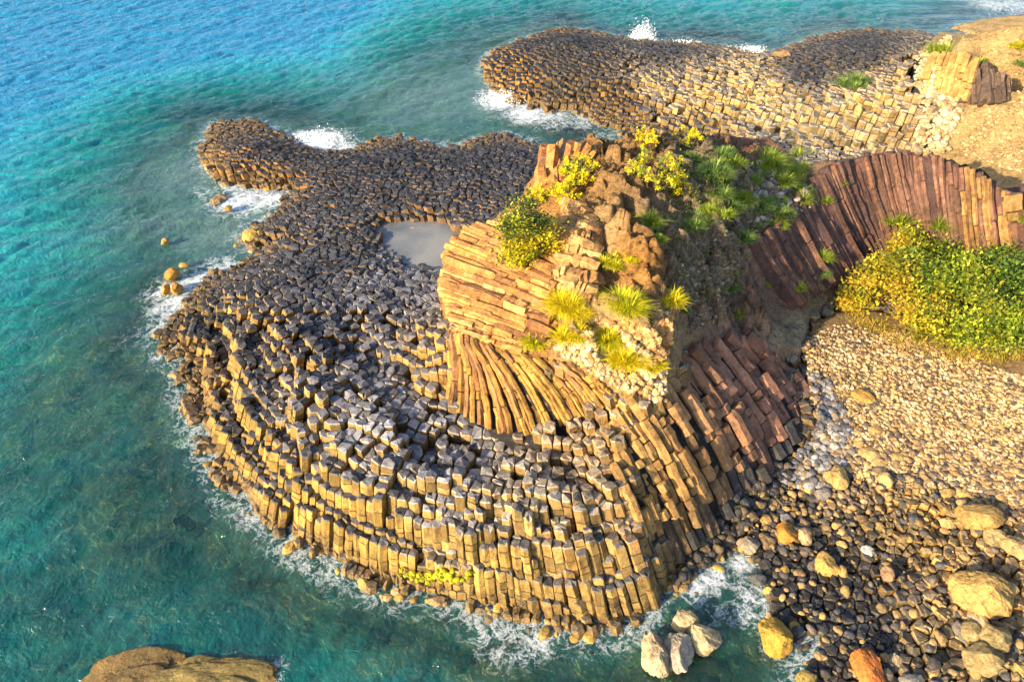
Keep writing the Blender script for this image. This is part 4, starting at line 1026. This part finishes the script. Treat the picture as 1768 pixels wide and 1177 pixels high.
def cactus(mb, p, w, h, n, r, pal):
    """low branching shrub: bare forked stems ending in bright leaf rosettes"""
    for _ in range(n):
        a = r.uniform(0, 6.283); rad = math.sqrt(r.random()) * w / 2
        P0 = (p[0] + math.cos(a) * rad * .45, p[1] + math.sin(a) * rad * .45, p[2] - .05)
        P1 = (p[0] + math.cos(a) * rad, p[1] + math.sin(a) * rad, p[2] + h * r.uniform(.3, 1) * (1 - .45 * (2 * rad / w) ** 2))
        v = []
        for q_, rr in ((P0, .028), (P1, .012)):
            for k in range(4): v.append((q_[0] + rr * math.cos(k * 1.57), q_[1] + rr * math.sin(k * 1.57), q_[2]))
        mb.add(v, [[k, (k + 1) % 4, 4 + (k + 1) % 4, 4 + k] for k in range(4)], (.16, .11, .06))
        for m in range(r.randint(2, 4)):
            cx, cy, cz = P1[0] + r.gauss(0, .10), P1[1] + r.gauss(0, .10), P1[2] + r.uniform(-.12, .10)
            c0 = np.array(pal[1 + r.randrange(len(pal) - 1)]) * r.uniform(.7, 1.25)
            if r.random() < .22: c0 = np.array(pal[0]) * r.uniform(.8, 1.6)
            for _k in range(15):
                leaf_quad(mb, cx + r.gauss(0, .045), cy + r.gauss(0, .045), cz + r.gauss(0, .035), r.uniform(.06, .12), r, c0 * r.uniform(.8, 1.2))
YEL = [(.78,.60,.01),(.70,.58,.012),(.80,.66,.02),(.50,.46,.02)]
YG = [(.50,.50,.015),(.64,.56,.015),(.30,.36,.015),(.72,.60,.02)]
GRN = [(.14,.25,.05),(.21,.32,.06),(.09,.16,.04),(.33,.38,.08)]
LIME = [(.30,.37,.03),(.42,.45,.04),(.18,.25,.03)]
pr = random.Random(11)
# rocks of the waterline: broken, weedy, half awash
mb = MB(); r_ = np.random.default_rng(77)
for k in range(len(coast_px) - 2):
    p0, p1 = np.array(coast[k]), np.array(coast[k + 1]); L = np.linalg.norm(p1 - p0); nrm = np.array((p1[1] - p0[1], -(p1[0] - p0[0]))) / (L + 1e-9)
    if float(sdf(coast, *( (p0 + p1) / 2 + nrm * .4))) > 0: nrm = -nrm
    far_ = .5 if k < 25 else 1.0
    for _ in range(int(L * 11 * far_)):
        q = p0 + (p1 - p0) * r_.random() + nrm * (abs(r_.normal()) * .75 - .25)
        sz = .07 + .26 * r_.random() ** 2.2; d = float(np.dot(q - p0, nrm))
        c = np.array(((.42,.26,.06),(.34,.24,.07),(.18,.13,.07),(.46,.30,.07),(.12,.10,.06),(.40,.27,.12))[r_.integers(6)]) * (.6 + .6 * r_.random())
        stone(mb, (q[0], q[1], -.05 - .32 * max(0, d) + .1 * r_.random()), (sz, sz * (.6 + .4 * r_.random()), sz * .7), c, 1, 6, int(r_.integers(1 << 30)), None, .06)
tag(mb.build('waterline_rocks', M['boulder']), 'golden brown weedy rocks along the waterline of the platform', 'rocks', None, 'stuff')
def place(a, b): p, n = hit(a, b); return p, F / (p - Vector((0, 0, CAM_H))).length
tufts = [
 (985,515,58,70,YEL,'yellow grass tuft on the outcrop, broad one left of the crevice'),(978,560,50,60,YEL,'yellow grass tuft hanging below the broad one left of the crevice'),(1070,510,54,70,YG,'tall yellow green grass tuft right of the crevice'),(1052,575,46,60,YG,'dark hearted grass tuft below the tall one on the outcrop'),(1084,600,50,62,YEL,'bright yellow grass tuft low on the outcrop nose'),
 (1150,506,40,44,YEL,'yellow grass tuft on the right edge of the outcrop, hanging over the shade'),(926,580,32,42,YG,'small grass tuft low on the left wall of the outcrop'),(1132,622,32,30,YEL,'small yellow tuft at the lowest tip of the outcrop'),(1056,446,34,32,YG,'dark green grass tuft in the crevice near the crest'),(1092,440,28,20,YEL,'thin yellow tuft right of the crevice tuft'),
 (896,495,18,20,YEL,'tiny yellow tuft below the round shrub'),(882,527,9,12,YEL,'single yellow sprig on the left wall of the outcrop'),
 (1205,376,46,36,GRN,'fresh green leafy tuft in the middle of the shaded slope'),(1122,372,22,50,LIME,'long lime tuft in the gully beside the crest'),(1135,405,22,30,LIME,'lime tuft below the long one beside the crest'),(1320,275,52,52,LIME,'round lime bush topping the slope'),(1348,300,42,36,LIME,'lime tuft right below the round lime bush'),(1310,345,36,40,GRN,'green tuft among grey rubble below the lime bush'),
 (1352,372,42,40,LIME,'lime tuft at the head of the dark columns'),(1230,285,60,46,GRN,'broad green fern like tuft high on the slope'),(1262,350,30,44,GRN,'narrow green tuft right of the leafy tuft'),(1240,325,24,44,GRN,'narrow dark green tuft below the broad fern'),(1268,536,22,18,LIME,'small round lime tuft low on the brown slope'),(1264,492,18,20,GRN,'small green tuft above the round lime one low on the slope'),
 (1323,488,11,12,LIME,'tiny lime sprig between dark columns'),(1381,490,14,26,LIME,'upright lime sprig on the dark columns'),(1417,436,24,30,LIME,'olive lime clump on the dark columns, left of the bushes'),(1420,466,20,24,GRN,'green clump under the olive one beside the bushes'),(1422,340,24,16,LIME,'lime tuft where the slope meets the red cliff'),(1455,312,8,16,LIME,'single lime sprig growing from the red cliff top'),
 (1190,262,34,24,GRN,'green tuft at the back edge of the slope'),(1285,400,24,40,GRN,'green straggling tuft above the dark columns'),(1180,530,16,16,GRN,'tiny green tuft under the yellow edge tuft'),(1340,335,24,20,LIME,'small lime tuft in the middle of the rubble'),
 (1468,138,54,26,GRN,'spreading green clump alone on the cream far columns'),(1624,80,44,44,LIME,'lime bush on the shoulder of the yellow hill'),(1690,106,34,20,LIME,'low lime tuft on the face of the yellow hill'),(1758,75,24,18,YG,'dull tuft near the top of the yellow hill'),(1760,105,22,16,GRN,'dark green tuft on the right of the yellow hill'),
 (1754,366,34,20,LIME,'lime clump at the right edge above the bush'),(1545,370,30,40,LIME,'leafy sprig climbing the red cliff above the bushes'),(1555,395,36,26,LIME,'leafy sprig low on the red cliff beside the climbing one'),(1622,380,12,46,LIME,'thin lime vine on the orange part of the cliff'),
]
for (a, b, w, h, pal, lab) in tufts:
    p, s = place(a, b + h * .3); mb = MB()
    tuft(mb, p, w / s, h / s * .95, int(320 + w * 22), pal, pr, .62, .013 + .006 * (p.y > 30))
    tag(mb.build('grass_tuft', M['grass'], origin=tuple(p)), lab, 'plant')
for k in range(22):
    a, b = pr.uniform(1215, 1400), pr.uniform(255, 400)
    if not bool(inpoly([(1215,250),(1390,262),(1425,345),(1330,405),(1240,380)], np.array([a]), np.array([b]))[0]): continue
    p, s = place(a, b); mb = MB(); w = pr.uniform(22, 44); tuft(mb, p, w / s, w * .8 / s, int(260 + w * 16), (LIME, LIME, GRN)[k % 3], pr, .62, .014)
    tag(mb.build('grass_tuft', M['grass'], origin=tuple(p)), 'lime grass clump rooted among pale rubble on the upper shaded slope', 'plant', 'lime clumps of the upper slope')
cacti = [(1000,300,70,56,30,'yellow flowering shrub on the crest, left of two'),(980,335,44,36,16,'yellow shrub hanging below the crest shrub'),(925,345,46,40,18,'bright yellow shrub at the upper left edge of the outcrop'),(1130,300,100,70,46,'wide yellow branching shrub on top of the outcrop'),(1112,240,44,30,14,'yellow shrub at the back edge of the outcrop'),(1190,240,50,30,14,'small yellow green shrub at the back edge, right of the other'),(1165,330,40,30,10,'yellow shrub at the right of the wide branching one')]
for (a, b, w, h, n, lab) in cacti:
    p, s = place(a, b + h * .3); mb = MB(); cactus(mb, p, w / s, h / s * .9, n, pr, [(.16,.22,.03), (.78,.62,.01), (.84,.66,.01), (.66,.58,.02)])
    tag(mb.build('flowering_shrub', M['grass'], origin=tuple(p)), lab, 'shrub')
def shrub(name, a, b, w, h, n, pal, lab, group=None, leaf=.08, clumps=10):
    p, s = place(a, b + h * .35)
    root = bpy.data.objects.new(name, None); COL.objects.link(root); root.location = p; tag(root, lab, 'shrub', group)
    mb, ms = MB(), MB(); bush(mb, ms, (0, 0, 0), w / s, w / s * .9, h / s * 1.0, n, pal, pr, leaf, clumps)
    mb.build('foliage', M['leaf'], root); ms.build('stem', M['grass'], root)
DK = [(.05,.08,.02),(.08,.11,.02),(.30,.32,.02),(.76,.62,.02)]
shrub('round_shrub', 908, 425, 112, 96, 9000, DK, 'round dark shrub dotted with yellow on the left wall of the outcrop', None, .10, 26)
BU = [(.36,.42,.035),(.24,.33,.03),(.52,.48,.03),(.10,.17,.02)]
BY = [(.58,.46,.03),(.42,.42,.03),(.56,.36,.04),(.16,.19,.02)]
bushes = [(1560,452,80,70,BY,'yellow green bush at the upper left of the thicket, against the cliff'),(1510,500,90,80,BY,'yellow bush at the left end of the thicket beside the slope'),(1585,500,100,80,BU,'bright green bush in the middle of the thicket'),(1650,500,90,80,BU,'green bush right of the middle of the thicket'),
 (1600,560,100,60,BY,'golden green bush at the front edge of the thicket'),(1680,565,110,80,BU,'large green bush at the front right of the thicket'),(1735,500,90,80,[(.08,.16,.03),(.14,.22,.03),(.2,.28,.03)],'dark green bush at the back right of the thicket'),(1745,570,80,80,BU,'green bush at the right edge of the photo'),(1465,520,40,36,BY,'small dry bush at the foot of the brown slope'),(1620,450,60,50,BU,'small green bush between the thicket and the red cliff'),(1700,470,70,50,BU,'green bush under the orange cliff columns')]
for (a, b, w, h, pal, lab) in bushes: shrub('bush', a, b, w * 1.1, h * .78, 4200, pal, lab, 'bushes of the thicket', .14, 26)
# dry grass fringe of the thicket and weed on the slopes: uncountable
mb = MB()
for _ in range(170):
    t = pr.random(); a, b = lerp_curve([(1470,545),(1540,585),(1620,605),(1700,625),(1768,610)], t); p, s = place(a + pr.uniform(-12, 12), b + pr.uniform(-14, 10))
    tuft(mb, p, .5, .5, 16, [(.52,.32,.06),(.46,.34,.06),(.34,.32,.04)], pr, .6, .014)
tag(mb.build('dry_grass', M['grass']), 'golden dry grass fringing the foot of the thicket', 'grass', None, 'stuff')
mb = MB()
for poly, n, pal in [([(1170,250),(1300,250),(1420,340),(1300,420),(1240,560),(1180,560),(1150,350)], 620, [(.24,.28,.06),(.34,.30,.11),(.16,.22,.05),(.40,.33,.16),(.30,.36,.05)]), ([(1380,480),(1460,470),(1470,560),(1390,590)], 90, [(.26,.22,.08),(.2,.2,.05)]), ([(1620,60),(1768,40),(1768,300),(1650,250)], 170, [(.36,.28,.1),(.24,.22,.08)])]:
    k = 0
    while k < n:
        a, b = pr.uniform(1150, 1768), pr.uniform(60, 600)
        if not bool(inpoly(poly, np.array([a]), np.array([b]))[0]): continue
        p, s = place(a, b); tuft(mb, p, .34, .28, 16, pal, pr, .7, .012); k += 1
tag(mb.build('weeds', M['grass']), 'sparse dull weeds scattered over the shaded slope and hill', 'grass', None, 'stuff')
mb = MB()
for _ in range(60):
    a, b = pr.gauss(757, 26), pr.gauss(1006, 6); p, s = place(a, b)
    stone(mb, (p.x, p.y, max(p.z, .2) + .35), (.09, .08, .05), np.array((.50,.46,.02)) * pr.uniform(.6, 1.2), 1, 0, pr.randrange(1 << 30), None, .15)
tag(mb.build('seaweed', M['grass']), 'bright yellow seaweed patch on rocks at the foot of the front cliff', 'seaweed', None, 'stuff')

# wave spray behind the far headland
mb = MB()
for (a, b, n, w, h) in [(1108, 72, 1500, 1.0, 1.6), (1295, 92, 700, 1.6, .5), (875, 172, 700, 1.6, .5), (552, 240, 600, 1.5, .4), (1185, 78, 400, 1.2, .4)]:
    p = at(a, b)
    for _ in range(n):
        u = pr.gauss(0, .45); z = abs(pr.gauss(0, .45)) * h * math.exp(-u * u)
        r_ = pr.uniform(.006, .024)
        stone(mb, (p[0] + u * w * (1 + .5 * z / h), p[1] + pr.gauss(0, .3) * w, z + .03), (r_, r_, r_ * pr.uniform(1, 3)), (.9, .9, .9), 1, 0, pr.randrange(1 << 30), None, .15)
tag(mb.build('spray', M['spray']), 'white spray thrown up where waves break on the rocks', 'spray', None, 'stuff')

# ------------------------------------------------------------------ light
SUN_EL, SUN_AZ_TO = R(21), Vector((-.80, -.60, 0)).normalized()      # direction towards the sun
to_sun = Vector((SUN_AZ_TO.x * math.cos(SUN_EL), SUN_AZ_TO.y * math.cos(SUN_EL), math.sin(SUN_EL)))
sd = bpy.data.lights.new("sun", 'SUN'); sd.energy = 5.0; sd.angle = R(.5); sd.color = (1.0, .81, .52)
so = bpy.data.objects.new("sun", sd); COL.objects.link(so); so.rotation_euler = (-to_sun).to_track_quat('-Z', 'Y').to_euler()
w = bpy.data.worlds.new("World"); scene.world = w; w.use_nodes = True
nt = w.node_tree; bg = nt.nodes["Background"]
sky = nt.nodes.new("ShaderNodeTexSky"); sky.sky_type = 'NISHITA'; sky.sun_disc = False
sky.sun_elevation = SUN_EL; sky.ozone_density = 2.6; sky.dust_density = 2.0; sky.sun_rotation = math.atan2(SUN_AZ_TO.x, SUN_AZ_TO.y)
nt.links.new(sky.outputs[0], bg.inputs[0]); bg.inputs[1].default_value = .15
scene.view_settings.view_transform = 'Standard'; scene.view_settings.look = 'None'
scene.view_settings.exposure = 1.32; scene.view_settings.gamma = 1
scene.cycles.max_bounces = 6; scene.cycles.transparent_max_bounces = 6
